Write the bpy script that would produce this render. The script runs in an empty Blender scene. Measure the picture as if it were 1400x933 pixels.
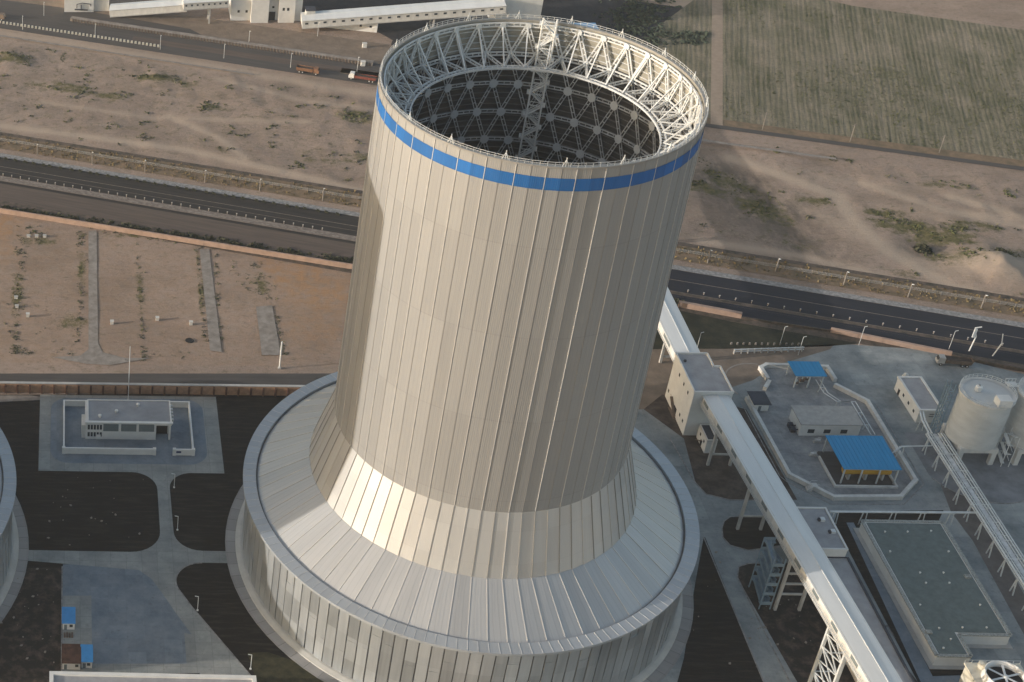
import bpy, math, random, numpy as np
from mathutils import Vector, noise
random.seed(7); rng = np.random.default_rng(7)
HAZE = .00009
R = math.radians; PI = math.pi; TAU = 2*PI
C = bpy.context.scene.collection
sc = bpy.context.scene

# ------------------------------------------------------------------ camera
F, CX, CY, PITCH, ROLL, YAW = 2381.6, -50.7, 390.1, 0.6014, -0.0280, -0.0661
CAM = Vector((-115.10, -377.74, 353.67))
fw = Vector((math.sin(YAW)*math.cos(PITCH), math.cos(YAW)*math.cos(PITCH), -math.sin(PITCH)))
r0 = Vector((math.cos(YAW), -math.sin(YAW), 0)); u0 = r0.cross(fw)
rt = r0*math.cos(ROLL)+u0*math.sin(ROLL); up = -r0*math.sin(ROLL)+u0*math.cos(ROLL)
from mathutils import Matrix
cd = bpy.data.cameras.new('camera'); cam = bpy.data.objects.new('camera', cd); C.objects.link(cam)
cam.matrix_world = Matrix(((rt.x, up.x, -fw.x, CAM.x), (rt.y, up.y, -fw.y, CAM.y), (rt.z, up.z, -fw.z, CAM.z), (0, 0, 0, 1)))
cd.sensor_width = 36; cd.lens = F/1400*36
cd.shift_x = (700-CX)/1400; cd.shift_y = -(466.5-CY)/1400
cd.clip_start = 1; cd.clip_end = 30000
sc.camera = cam

def G(px, py, z=0.0):
    """ground position (at height z) seen at a point of the photograph"""
    d = fw+rt*((px-CX)/F)-up*((py-CY)/F)
    t = (z-CAM.z)/d.z
    p = CAM+d*t
    return (p.x, p.y)

# ------------------------------------------------------------------ materials
def nt(name):
    m = bpy.data.materials.new(name); m.use_nodes = True
    n = m.node_tree.nodes; l = m.node_tree.links
    return m, n, l, n['Principled BSDF']
def rgb(c): return (c[0], c[1], c[2], 1)
def mat(name, col, rough=.7, metal=0., var=.12, scale=.6, bump=0., bscale=2., spec=.3, col2=None, ramp=(.35, .65), streak=None):
    m, n, l, b = nt(name)
    b.inputs['Roughness'].default_value = rough; b.inputs['Metallic'].default_value = metal
    b.inputs['Specular IOR Level'].default_value = spec
    tc = n.new('ShaderNodeTexCoord')
    src = tc.outputs['Object']
    if streak:
        mp = n.new('ShaderNodeMapping'); mp.inputs['Scale'].default_value = streak; l.new(src, mp.inputs[0]); src = mp.outputs[0]
    ns = n.new('ShaderNodeTexNoise'); ns.inputs['Scale'].default_value = scale; ns.inputs['Detail'].default_value = 8; ns.inputs['Roughness'].default_value = .65
    l.new(src, ns.inputs['Vector'])
    rp = n.new('ShaderNodeValToRGB'); rp.color_ramp.elements[0].position = ramp[0]; rp.color_ramp.elements[1].position = ramp[1]
    c2 = col2 or tuple(min(1, c*(1+var)) for c in col); c1 = col if col2 else tuple(c*(1-var) for c in col)
    rp.color_ramp.elements[0].color = rgb(c1); rp.color_ramp.elements[1].color = rgb(c2)
    l.new(ns.outputs['Fac'], rp.inputs[0]); l.new(rp.outputs[0], b.inputs['Base Color'])
    if bump:
        n2 = n.new('ShaderNodeTexNoise'); n2.inputs['Scale'].default_value = bscale; n2.inputs['Detail'].default_value = 6
        l.new(tc.outputs['Object'], n2.inputs['Vector'])
        bp = n.new('ShaderNodeBump'); bp.inputs['Strength'].default_value = 1; bp.inputs['Distance'].default_value = bump
        l.new(n2.outputs['Fac'], bp.inputs['Height']); l.new(bp.outputs[0], b.inputs['Normal'])
    return m

def panel_mat(name, col, rough, metal, tint=.10, vlen=12., corr=8, corr_d=.03, rvar=.08, dark=0., lap=0.):
    """sheet metal cladding: UV u counts panels, v is metres along the panel"""
    m, n, l, b = nt(name)
    uv = n.new('ShaderNodeUVMap'); sp = n.new('ShaderNodeSeparateXYZ'); l.new(uv.outputs[0], sp.inputs[0])
    def mth(op, a, bb=None):
        q = n.new('ShaderNodeMath'); q.operation = op
        for i, v in enumerate((a, bb)):
            if v is None: continue
            if isinstance(v, (int, float)): q.inputs[i].default_value = v
            else: l.new(v, q.inputs[i])
        return q.outputs[0]
    fu = mth('FLOOR', sp.outputs[0])
    fv = mth('FLOOR', mth('DIVIDE', mth('ADD', sp.outputs[1], 300.), vlen))
    cb = n.new('ShaderNodeCombineXYZ'); l.new(fu, cb.inputs[0]); l.new(fv, cb.inputs[1])
    wn = n.new('ShaderNodeTexWhiteNoise'); wn.noise_dimensions = '2D'; l.new(cb.outputs[0], wn.inputs['Vector'])
    cb2 = n.new('ShaderNodeCombineXYZ'); l.new(fu, cb2.inputs[0])
    wn2 = n.new('ShaderNodeTexWhiteNoise'); wn2.noise_dimensions = '2D'; l.new(cb2.outputs[0], wn2.inputs['Vector'])
    # weathering: vertical streaks
    cb3 = n.new('ShaderNodeCombineXYZ'); l.new(mth('MULTIPLY', sp.outputs[0], 3.), cb3.inputs[0]); l.new(mth('MULTIPLY', sp.outputs[1], .05), cb3.inputs[1])
    ns = n.new('ShaderNodeTexNoise'); ns.inputs['Scale'].default_value = 1.; ns.inputs['Detail'].default_value = 6; l.new(cb3.outputs[0], ns.inputs['Vector'])
    f = mth('ADD', mth('ADD', mth('MULTIPLY', mth('SUBTRACT', wn.outputs['Value'], .5), tint*1.2), mth('MULTIPLY', mth('SUBTRACT', wn2.outputs['Value'], .5), tint)), mth('MULTIPLY', mth('SUBTRACT', ns.outputs['Fac'], .5), tint*2.0))
    f = mth('ADD', f, 1.)
    # panel joint every vlen metres, slightly darker
    fr = mth('FRACT', mth('DIVIDE', mth('ADD', sp.outputs[1], 300.), vlen))
    f = mth('MULTIPLY', f, mth('SUBTRACT', 1., mth('MULTIPLY', mth('LESS_THAN', fr, .012), .08)))
    # fine laps between the sheets of one bay
    f = mth('MULTIPLY', f, mth('SUBTRACT', 1., mth('MULTIPLY', mth('LESS_THAN', mth('FRACT', mth('MULTIPLY', sp.outputs[0], 3.)), .10), lap)))
    vm = n.new('ShaderNodeVectorMath'); vm.operation = 'SCALE'; vm.inputs[0].default_value = col; l.new(f, vm.inputs['Scale'])
    l.new(vm.outputs[0], b.inputs['Base Color'])
    b.inputs['Metallic'].default_value = metal
    rr = mth('ADD', mth('MULTIPLY', mth('SUBTRACT', wn.outputs['Value'], .5), rvar*2), rough); l.new(rr, b.inputs['Roughness'])
    if corr:
        s = mth('SINE', mth('MULTIPLY', sp.outputs[0], TAU*corr))
        bp = n.new('ShaderNodeBump'); bp.inputs['Strength'].default_value = .6; bp.inputs['Distance'].default_value = corr_d
        l.new(s, bp.inputs['Height']); l.new(bp.outputs[0], b.inputs['Normal'])
    return m

def slabbed(name, col, col2, size, joint=.05, dark=.55, nscale=.12):
    m, n, l, b = nt(name); b.inputs['Roughness'].default_value = .9; b.inputs['Specular IOR Level'].default_value = .25
    tc = n.new('ShaderNodeTexCoord')
    ns = n.new('ShaderNodeTexNoise'); ns.inputs['Scale'].default_value = nscale; ns.inputs['Detail'].default_value = 10; ns.inputs['Roughness'].default_value = .72; l.new(tc.outputs['Object'], ns.inputs['Vector'])
    rp = n.new('ShaderNodeValToRGB'); rp.color_ramp.elements[0].position = .34; rp.color_ramp.elements[1].position = .68
    rp.color_ramp.elements[0].color = rgb(col); rp.color_ramp.elements[1].color = rgb(col2); l.new(ns.outputs['Fac'], rp.inputs[0])
    bk = n.new('ShaderNodeTexBrick'); bk.offset = 0; bk.inputs['Scale'].default_value = 1; bk.inputs['Brick Width'].default_value = size; bk.inputs['Row Height'].default_value = size
    bk.inputs['Mortar Size'].default_value = joint; bk.inputs['Color1'].default_value = (1, 1, 1, 1); bk.inputs['Color2'].default_value = (.84, .84, .85, 1); bk.inputs['Mortar'].default_value = (dark, dark, dark, 1)
    l.new(tc.outputs['Object'], bk.inputs['Vector'])
    mx = n.new('ShaderNodeMix'); mx.data_type = 'RGBA'; mx.blend_type = 'MULTIPLY'; mx.inputs[0].default_value = 1; l.new(rp.outputs[0], mx.inputs[6]); l.new(bk.outputs[0], mx.inputs[7])
    # oil and water stains
    n2 = n.new('ShaderNodeTexNoise'); n2.inputs['Scale'].default_value = .45; n2.inputs['Detail'].default_value = 8; n2.inputs['Roughness'].default_value = .75; l.new(tc.outputs['Object'], n2.inputs['Vector'])
    mr = n.new('ShaderNodeMapRange'); mr.inputs['From Min'].default_value = .56; mr.inputs['From Max'].default_value = .74; mr.inputs['To Max'].default_value = .6; l.new(n2.outputs['Fac'], mr.inputs['Value'])
    m2 = n.new('ShaderNodeMix'); m2.data_type = 'RGBA'; l.new(mr.outputs[0], m2.inputs[0]); l.new(mx.outputs[2], m2.inputs[6]); m2.inputs[7].default_value = rgb(tuple(c*.45 for c in col))
    l.new(m2.outputs[2], b.inputs['Base Color'])
    return m
M = {}
M['shaft'] = panel_mat('tower_sheet_metal', (.325, .323, .314), .5, .25, .06, 25.3, 7, .012, .04, lap=.09)
M['flare'] = panel_mat('flare_sheet_metal', (.54, .54, .53), .45, .55, .06, 9.5, 6, .006, .03)
M['roof_metal'] = panel_mat('roof_sheet_metal', (.43, .435, .435), .44, .35, .10, 40, 5, .006, .05, lap=.12)
M['blue_band'] = panel_mat('blue_paint', (.007, .105, .33), .6, .0, .22, 30, 7, .012, .05)
M['wall_panel'] = panel_mat('louver_sheet_metal', (.40, .425, .44), .36, .5, .24, 8.3, 0, .0, .07)
M['walk'] = panel_mat('walkway_metal', (.40, .43, .46), .5, .3, .08, 50, 0, 0, .05)
M['rib'] = mat('rib_metal', (.34, .33, .31), .45, .45, .08, .2)
M['ribl'] = mat('rib_light', (.58, .565, .54), .42, .3, .06, .2)
M['gap'] = mat('dark_joint', (.17, .165, .16), .7)
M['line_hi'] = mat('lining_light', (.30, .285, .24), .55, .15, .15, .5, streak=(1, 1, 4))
M['line_lo'] = mat('lining_unlit', (.05, .048, .046), .8, 0, .35, .4, streak=(.6, .6, 3))
M['steel'] = mat('galvanised_steel', (.66, .67, .66), .5, .1, .1, .5)
M['steel_in'] = mat('weathered_steel', (.56, .57, .57), .6, .1, .2, .5)
M['conc'] = mat('pale_concrete', (.42, .41, .39), .85, 0, .12, .3, .01, 3)
M['conc_pad'] = panel_mat('pad_concrete', (.30, .29, .28), .85, 0, .16, 60, 0, 0, 0)
M['curb'] = mat('smooth_concrete', (.46, .45, .42), .8, 0, .08, .3)
M['white'] = mat('white_render', (.70, .69, .66), .8, 0, .07, .25)
M['white2'] = mat('aged_white_render', (.58, .57, .54), .85, 0, .14, .35, streak=(1, 1, .3))
M['white_metal'] = mat('white_sheet', (.66, .68, .68), .5, .1, .07, .2, streak=(1, .15, 1))
M['pipe'] = mat('white_pipe', (.62, .64, .64), .5, .2, .1, .4)
M['groof'] = mat('grey_flat_roof', (.33, .33, .34), .9, 0, .14, .25, .01, 2)
M['green_roof'] = mat('grey_green_gravel_roof', (.13, .16, .155), .95, 0, .14, .6, .02, 4)
M['gravel'] = mat('pebble_edge', (.30, .31, .29), .95, 0, .4, 3., .05, 3)
M['dark_roof'] = mat('dark_roof', (.05, .055, .07), .8, 0, .2, .5)
M['blue_roof'] = mat('blue_sheet_roof', (.015, .235, .47), .5, 0, .08, .3, streak=(4, .3, 1))
M['blue_hut'] = mat('light_blue_hut_roof', (.05, .27, .58), .5, 0, .1, .5)
M['rust'] = mat('rusty_roof', (.10, .05, .035), .8, .1, .4, .6)
M['glass'] = mat('window_glass', (.04, .05, .06), .15, 0, .1, 1, spec=.6)
M['glass2'] = mat('pale_window_glass', (.16, .19, .2), .25, 0, .1, 1, spec=.6)
M['dark'] = mat('dark_opening', (.02, .02, .022), .9)
M['yellow'] = mat('yellow_paint', (.55, .30, .03), .6)
M['black'] = mat('black_rubber', (.02, .02, .02), .8)
M['orange'] = mat('dusty_orange_paint', (.20, .105, .06), .7, 0, .25, 1)
M['red'] = mat('red_paint', (.20, .06, .045), .6, 0, .2, 1)
M['trunk'] = mat('bark', (.08, .06, .045), .95)
M['brown_metal'] = mat('dusty_brown_body', (.16, .12, .095), .8, 0, .25, 1)
M['brick'] = mat('orange_brick', (.42, .25, .16), .9, 0, .2, .7)
M['brick_dark'] = mat('dark_brick', (.11, .06, .045), .9, 0, .2, .7)
M['pink'] = mat('pink_render', (.36, .255, .20), .9, 0, .15, .4)
M['silo'] = mat('silo_concrete', (.52, .53, .52), .75, 0, .10, .12, streak=(1, 1, 2.5))
M['cream'] = mat('cream_paint', (.56, .53, .44), .7, 0, .1, .4)
M['shrub'] = mat('dusty_shrub', (.06, .063, .038), .9, 0, .35, 1.5)
M['shrub2'] = mat('green_shrub', (.095, .105, .045), .9, 0, .35, 1.5)
M['drygrass'] = mat('dry_grass', (.19, .145, .07), .95, 0, .3, 1.2)
M['kerb'] = mat('kerb_stone', (.15, .15, .15), .9, 0, .25, .8, col2=(.34, .33, .32), ramp=(.35, .65))
M['asph'] = mat('asphalt', (.016, .015, .015), .9, 0, .2, .5, col2=(.045, .04, .036), ramp=(.3, .75), streak=(.12, 2.2, 1))
M['asph_dusty'] = mat('dusty_asphalt', (.075, .06, .052), .95, 0, .2, .5, col2=(.13, .10, .083), ramp=(.3, .7), streak=(.1, 1.4, 1))
M['asph_navy'] = mat('shaded_dark_asphalt', (.012, .014, .022), .85, 0, .2, .5, col2=(.026, .028, .038), ramp=(.3, .8), streak=(.1, 1.2, 1))  # asphalt inside the tower's shade, the shade put into its colour
M['asph_grey'] = mat('grey_asphalt', (.075, .069, .066), .95, 0, .15, .3, streak=(.2, 2, 1))
M['yard'] = slabbed('stained_concrete_yard', (.155, .185, .195), (.39, .405, .395), 6., .035, .75, .07)
M['yard_blue'] = slabbed('blue_grey_paving', (.14, .18, .22), (.26, .295, .325), 5., .03, .8, .14)
M['plaza'] = slabbed('plaza_concrete', (.21, .23, .225), (.37, .375, .355), 4.5, .05, .65, .12)
M['path'] = mat('pale_path_concrete', (.19, .165, .145), .9, 0, .1, .35, col2=(.31, .28, .25), ramp=(.35, .65))
M['soil_dark'] = mat('dark_turned_soil', (.010, .009, .008), .95, 0, .3, .7, .12, 1.2, col2=(.048, .040, .033), ramp=(.48, .78), streak=(.16, 1.3, 1))
M['soil_brown'] = mat('brown_soil', (.045, .035, .03), .95, 0, .3, .25, .15, 1., col2=(.13, .10, .08), ramp=(.4, .72))
M['soil_mix'] = mat('dark_brown_soil', (.022, .02, .018), .95, 0, .3, .3, .15, 1., col2=(.10, .075, .06), ramp=(.47, .68))
M['verge'] = mat('scrubby_verge', (.12, .095, .06), .95, 0, .3, .25, .15, 1.5, col2=(.24, .165, .105), ramp=(.35, .65))
M['verge_dark'] = mat('dark_verge', (.05, .045, .035), .95, 0, .3, .4, .1, 1.5, col2=(.14, .105, .085), ramp=(.35, .65))
M['coal'] = mat('coal_ground', (.018, .02, .026), .95, 0, .3, .2, .2, .6, col2=(.05, .048, .05), ramp=(.4, .8))
M['bank'] = mat('brown_embankment', (.16, .125, .095), .95, 0, .2, .2, .15, .8, col2=(.23, .18, .14))
M['lanepaint'] = mat('worn_white_line', (.12, .11, .10), .9, 0, .3, .7, col2=(.28, .26, .24), ramp=(.4, .6))
M['dustline'] = mat('dust_line', (.20, .165, .14), .95, 0, .3, .6)

# ------------------------------------------------------------------ mesh builder
class MB:
    def __init__(s): s.v = []; s.f = []; s.mi = []; s.uv = []
    def add(s, vs, fs, mi=0, uvs=None):
        o = len(s.v); s.v += [tuple(v) for v in vs]
        for k, f in enumerate(fs):
            s.f.append(tuple(i+o for i in f)); s.mi.append(mi)
            s.uv.append(uvs[k] if uvs else [(0, 0)]*len(f))
        return s
    def box(s, x0, x1, y0, y1, z0, z1, mi=0):
        return s.add([(x0, y0, z0), (x1, y0, z0), (x1, y1, z0), (x0, y1, z0), (x0, y0, z1), (x1, y0, z1), (x1, y1, z1), (x0, y1, z1)],
                     [(3, 2, 1, 0), (4, 5, 6, 7), (0, 1, 5, 4), (1, 2, 6, 5), (2, 3, 7, 6), (3, 0, 4, 7)], mi)
    def prism(s, pts, z0, z1, mi=0):
        a = sum(pts[i][0]*pts[(i+1) % len(pts)][1]-pts[(i+1) % len(pts)][0]*pts[i][1] for i in range(len(pts)))
        if a < 0: pts = pts[::-1]
        n = len(pts)
        return s.add([(p[0], p[1], z0) for p in pts]+[(p[0], p[1], z1) for p in pts],
                     [tuple(range(n))[::-1], tuple(range(n, 2*n))]+[(i, (i+1) % n, n+(i+1) % n, n+i) for i in range(n)], mi)
    def bar(s, p, q, w, h=None, mi=0, n=4):
        p = Vector(p); q = Vector(q); h = h or w; d = (q-p)
        if d.length < 1e-6: return s
        d.normalize(); a = Vector((0, 0, 1)) if abs(d.z) < .95 else Vector((1, 0, 0))
        sx = d.cross(a).normalized(); sy = sx.cross(d).normalized()
        vs = []
        for c in (p, q):
            for k in range(n):
                t = TAU*(k+.5)/n; k2 = math.sqrt(2) if n == 4 else 1
                vs.append(c+sx*(math.cos(t)*w/2*k2)+sy*(math.sin(t)*h/2*k2))
        return s.add(vs, [tuple(range(n)), tuple(range(n, 2*n))[::-1]]+[(k, n+k, n+(k+1) % n, (k+1) % n) for k in range(n)], mi)
    def path(s, pts, w, mi=0, n=6):
        for a, b in zip(pts, pts[1:]): s.bar(a, b, w, None, mi, n)
        return s
    def lathe(s, prof, n, mi=0, a0=0., a1=TAU, uvn=None, cx=0, cy=0):
        """prof: list of (r, z), faces outward when the profile goes up"""
        full = abs(a1-a0-TAU) < 1e-6; m = n if full else n+1
        vs = [(cx+r*math.cos(a0+(a1-a0)*i/n), cy+r*math.sin(a0+(a1-a0)*i/n), z) for i in range(m) for r, z in prof]
        k = len(prof); fs = []; uvs = []; cum = [0]
        for j in range(1, k): cum.append(cum[-1]+math.hypot(prof[j][0]-prof[j-1][0], prof[j][1]-prof[j-1][1]))
        q = (uvn or n)/n
        for i in range(n):
            i2 = (i+1) % m
            for j in range(k-1):
                fs.append((i*k+j, i2*k+j, i2*k+j+1, i*k+j+1))
                uvs.append([(i*q, cum[j]), ((i+1)*q-1e-4, cum[j]), ((i+1)*q-1e-4, cum[j+1]), (i*q, cum[j+1])])
        return s.add(vs, fs, mi, uvs)
    def build(s, name, mats, parent=None, smooth=False, loc=None):
        me = bpy.data.meshes.new(name); me.from_pydata(s.v, [], s.f)
        if not isinstance(mats, (list, tuple)): mats = [mats]
        for m in mats: me.materials.append(m)
        me.polygons.foreach_set('material_index', s.mi)
        ul = me.uv_layers.new(name='UVMap')
        flat = [c for f in s.uv for u in f for c in u]; ul.data.foreach_set('uv', flat)
        if smooth: me.polygons.foreach_set('use_smooth', [True]*len(s.f))
        me.update()
        o = bpy.data.objects.new(name, me); C.objects.link(o)
        if parent: o.parent = parent; 
        if loc: o.location = loc
        if parent and loc is None: o.matrix_parent_inverse = Matrix.Translation(-parent.location) if parent.parent is None else parent.matrix_parent_inverse.copy()
        return o

def tag(o, label=None, cat=None, group=None, kind=None):
    if label: o['label'] = label
    if cat: o['category'] = cat
    if group: o['group'] = group
    if kind: o['kind'] = kind
    return o
def thing(name, label, cat, loc=(0, 0, 0), group=None):
    o = bpy.data.objects.new(name, None); C.objects.link(o); o.location = loc; o.empty_display_size = .5
    return tag(o, label, cat, group)
def copy_tree(o, loc, label=None, rz=None, skip=()):
    r = o.copy(); C.objects.link(r); d = Vector(loc); r.location = d
    if rz is not None: r.rotation_euler = (0, 0, rz)
    if label: r['label'] = label
    for ch in list(o.children):
        if ch.name.split('.')[0] in skip: continue
        c = ch.copy(); C.objects.link(c); c.parent = r
        for g in list(ch.children):
            e = g.copy(); C.objects.link(e); e.parent = c
    return r

def sheet(name, pts, z, m, px=True, kind='structure', cat=None):
    P = [G(*p) for p in pts] if px else pts
    b = MB(); n = len(P)
    a = sum(P[i][0]*P[(i+1) % n][1]-P[(i+1) % n][0]*P[i][1] for i in range(n))
    if a < 0: P = P[::-1]
    b.add([(p[0], p[1], z) for p in P], [tuple(range(n))])
    return tag(b.build(name, m), kind=kind)
def slab(name, pts, z1, m, px=True):
    P = [G(*p) for p in pts] if px else pts
    return tag(MB().prism(P, -.3, z1).build(name, m), kind='structure')
def arc(cx, cy, r, a0, a1, n=8):
    return [(cx+r*math.cos(R(a0+(a1-a0)*i/n)), cy+r*math.sin(R(a0+(a1-a0)*i/n))) for i in range(n+1)]
def rrect(x0, x1, y0, y1, r, n=6):
    return arc(x1-r, y1-r, r, 0, 90, n)+arc(x0+r, y1-r, r, 90, 180, n)+arc(x0+r, y0+r, r, 180, 270, n)+arc(x1-r, y0+r, r, 270, 360, n)

# ------------------------------------------------------------------ ground sheet
RD = Vector((.9537, -.3007)); RN = Vector((.3007, .9537))     # direction of the highway, and away from it
RO = Vector(G(0, 207))                                        # a point on its far kerb
def road_t(x, y): return (x-RO.x)*RD.x+(y-RO.y)*RD.y
def road_n(x, y): return (x-RO.x)*RN.x+(y-RO.y)*RN.y

xs = np.concatenate([[-9000, -4000, -1500, -700, -400], np.arange(-260, 420.1, 1.5), [600, 1000, 2000, 5000, 10000]])
ys = np.concatenate([[-4000, -1000, -400, -200], np.arange(60, 480.1, 1.5), [520, 600, 800, 1300, 2500, 6000, 14000]])
X, Y = np.meshgrid(xs, ys); Z = np.zeros_like(X)
n_ = (X-RO.x)*RN.x+(Y-RO.y)*RN.y; t_ = (X-RO.x)*RD.x+(Y-RO.y)*RD.y
def sm(x, a, b): q = np.clip((x-a)/(b-a), 0, 1); return q*q*(3-2*q)
near = (X > -262) & (X < 422) & (Y > 58) & (Y < 482)
hn = np.zeros_like(X)
for idx in zip(*np.nonzero(near)):
    x, y = X[idx], Y[idx]
    hn[idx] = noise.fractal(Vector((x*.035, y*.035, 1.3)), .8, 2.1, 5)*.9+noise.fractal(Vector((x*.16, y*.16, 7.)), .7, 2.1, 3)*.34
up0 = Vector(G(0, 39)); up1 = Vector(G(500, 115)); ud = (up1-up0).normalized(); un = Vector((-ud.y, ud.x))
nu = (X-up0.x)*un.x+(Y-up0.y)*un.y
fr0 = Vector(G(971, 175)); fr1 = Vector(G(1400, 234)); fd = (fr1-fr0).normalized(); fn = Vector((-fd.y, fd.x))
nf = (X-fr0.x)*fn.x+(Y-fr0.y)*fn.y
m1 = sm(n_, 12, 20)*(1-sm(nu, -7, -1)*(X < 60))*(1-sm(nf, -12, -3)*(X > 60))       # waste land between the roads
Z = m1*(hn*.5+.10)
lot = (Y > 90)*(1-sm(n_, -50, -44))*(1-sm(X, -12, -4))
Z += lot*np.clip(hn*.25, -.05, .25)*0.6
# spoil heap and hollows on the right
for (px, py, rr, h) in ((1350, 366, 11, 3.2), (1375, 372, 9, 2.6), (1262, 336, 9, -1.6), (1330, 300, 16, 1.0), (1020, 262, 14, -1.2), (1090, 320, 15, -1.4), (990, 225, 13, -1.), (560, 190, 12, .8), (330, 120, 14, .9), (215, 108, 6, 1.0), (20, 82, 9, 1.2), (480, 150, 12, 1.)):
    cx, cy = G(px, py); Z += h*np.exp(-((X-cx)**2+(Y-cy)**2)/rr**2)*m1*(.75+.5*hn)
Z = np.where(near, Z, 0); Z -= .05
nx, ny = len(xs), len(ys)
vs = np.stack([X.ravel(), Y.ravel(), Z.ravel()], 1)
ii = np.arange(nx*ny).reshape(ny, nx)
fs = np.stack([ii[:-1, :-1].ravel(), ii[:-1, 1:].ravel(), ii[1:, 1:].ravel(), ii[1:, :-1].ravel()], 1)
me = bpy.data.meshes.new('ground'); me.from_pydata(vs.tolist(), [], fs.tolist()); me.polygons.foreach_set('use_smooth', [True]*len(fs))
def blob(L, base=0.):
    A = np.full(X.shape, base)
    for px, py, a, b_, rot, w in L:
        cx, cy = G(px, py); c, s_ = math.cos(R(rot)), math.sin(R(rot)); dx, dy = X-cx, Y-cy
        A = np.maximum(A, w*np.exp(-(((dx*c+dy*s_)/a)**2+((-dx*s_+dy*c)/b_)**2)))
    return A
veg = blob([(15, 82, 14, 7, -15, 1), (60, 118, 16, 5, -20, .8), (100, 122, 22, 7, -20, .9), (150, 132, 16, 6, -15, .8), (215, 108, 16, 5, -5, 1), (255, 115, 10, 4, -5, .8), (290, 148, 14, 5, -10, .8),
            (350, 162, 14, 6, -5, .7), (200, 178, 14, 4, -50, .5), (310, 208, 12, 5, -30, .8), (350, 190, 16, 8, 10, .5), (455, 145, 18, 7, -10, .8), (490, 160, 14, 9, 0, .9), (440, 218, 16, 8, -10, .7), (490, 215, 14, 8, 0, .8),
            (420, 165, 14, 4, -10, .5), (240, 150, 14, 4, -20, .5),
            (958, 255, 16, 6, -30, 1), (1000, 250, 18, 8, -45, .9), (1040, 285, 22, 9, -50, .9), (1080, 330, 24, 10, -40, .6), (980, 235, 14, 5, -20, .7), (1120, 275, 14, 5, -5, .9), (1145, 300, 10, 14, 30, .5),  # scrub patches; the slanting ones also darken the tower's shadow band
            (1200, 290, 18, 5, -10, .9), (1240, 310, 22, 8, -15, 1), (1290, 325, 20, 8, -5, 1), (1330, 310, 16, 7, 0, .9), (1310, 355, 16, 8, 0, .9), (1300, 255, 22, 5, -10, .7), (1380, 270, 12, 6, 0, .5), (1390, 350, 12, 6, 0, .8),
            (1250, 375, 14, 5, -10, .8), (980, 310, 12, 8, -10, .6), (1030, 325, 16, 5, -10, .6), (1210, 365, 10, 5, -10, .5), (950, 340, 22, 3, -12, .8), (1080, 368, 30, 4, -14, .7), (1200, 395, 40, 3, -14, .6), (1340, 405, 25, 5, -12, .8), (1240, 240, 20, 3, -15, .6), (1050, 210, 30, 3, -15, .4),
            (870, 20, 16, 26, 20, 1.2), (890, 45, 14, 18, 20, 1.2), (930, 55, 20, 12, 0, 1.1), (840, 10, 14, 14, 0, 1.1)])
veg = np.maximum(veg, m1*(.34+.12*(X < 0)))
veg = np.maximum(veg, ((n_ > 2.5) & (n_ < 13) & (t_ < 480))*.55)
rust = np.maximum(lot*.20, blob([(0, 310, 9, 12, 0, 1), (385, 380, 5, 22, 20, .9), (415, 375, 12, 9, 0, 1), (440, 400, 16, 16, 0, .9), (430, 450, 14, 14, 0, .6), (10, 345, 5, 10, 0, .6)]))
veg = np.maximum(veg, lot*.25)
for px_, py_, a_, b__ in ((24, 400, 3.4, 22), (112, 370, 2.2, 18), (192, 400, 2.2, 22), (275, 400, 2., 20), (100, 440, 9, 6), (358, 390, 4, 9), (50, 330, 12, 4), (200, 322, 40, 3)):
    cx, cy = G(px_, py_); veg = np.maximum(veg, .85*np.exp(-(((X-cx)/a_)**2+((Y-cy)/b__)**2)))
dark = blob([(985, 240, 14, 18, 25, .9), (1010, 258, 16, 20, 25, 1), (1050, 285, 16, 18, 25, 1), (1090, 325, 15, 16, 20, .8), (1130, 350, 14, 10, 0, .6),  # this row paints the tower's shadow band deeper into the ground colour
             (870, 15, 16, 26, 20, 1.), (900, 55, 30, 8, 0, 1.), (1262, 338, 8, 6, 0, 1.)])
pale = blob([(1390, 372, 14, 10, 0, .9), (1345, 365, 14, 9, 0, .9), (1280, 300, 10, 3, -40, .3), (1330, 295, 22, 3, -12, .7), (1200, 330, 5, 40, 38, .6), (1100, 240, 60, 4, -14, .3), (945, 15, 14, 22, 10, .8), (160, 60, 120, 3.5, -17, .5)])
def seg_line(pxs, w, val):
    A = np.zeros_like(X)
    for a, c in zip(pxs, pxs[1:]):
        a = np.array(G(*a)); c = np.array(G(*c)); d = c-a; L2 = d@d
        tt = np.clip(((X-a[0])*d[0]+(Y-a[1])*d[1])/L2, 0, 1); dist = np.hypot(X-a[0]-tt*d[0], Y-a[1]-tt*d[1])
        A = np.maximum(A, val*np.exp(-(dist/w)**2))
    return A
for pl, w_, v_ in (([(1000, 215), (1100, 252), (1145, 268), (1165, 300), (1215, 345), (1300, 392), (1420, 425)], 3.2, 1.), ([(0, 172), (250, 205), (500, 262)], 2.6, .8), ([(0, 46), (280, 90), (510, 130)], 4, .6), ([(230, 158), (300, 190), (335, 218)], 2.2, .7),
                 ([(60, 140), (200, 160), (420, 168)], 2., .5), ([(960, 330), (1100, 350), (1250, 392)], 3, .7), ([(1180, 250), (1290, 290), (1400, 310)], 2.6, .7), ([(300, 110), (420, 140), (510, 150)], 2.2, .5), ([(1300, 270), (1400, 300)], 3, .7)):
    A = seg_line(pl, w_, v_); pale = np.maximum(pale, A); veg = veg*(1-np.clip(A*1.3, 0, 1)); dark = dark*(1-np.clip(A*.6, 0, .8))
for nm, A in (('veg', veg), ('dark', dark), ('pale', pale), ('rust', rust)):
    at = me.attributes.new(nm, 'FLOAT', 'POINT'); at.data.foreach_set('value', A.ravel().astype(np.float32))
g, n, l, b = nt('sandy_ground')
b.inputs['Roughness'].default_value = .97; b.inputs['Specular IOR Level'].default_value = .1
tc = n.new('ShaderNodeTexCoord')
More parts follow.
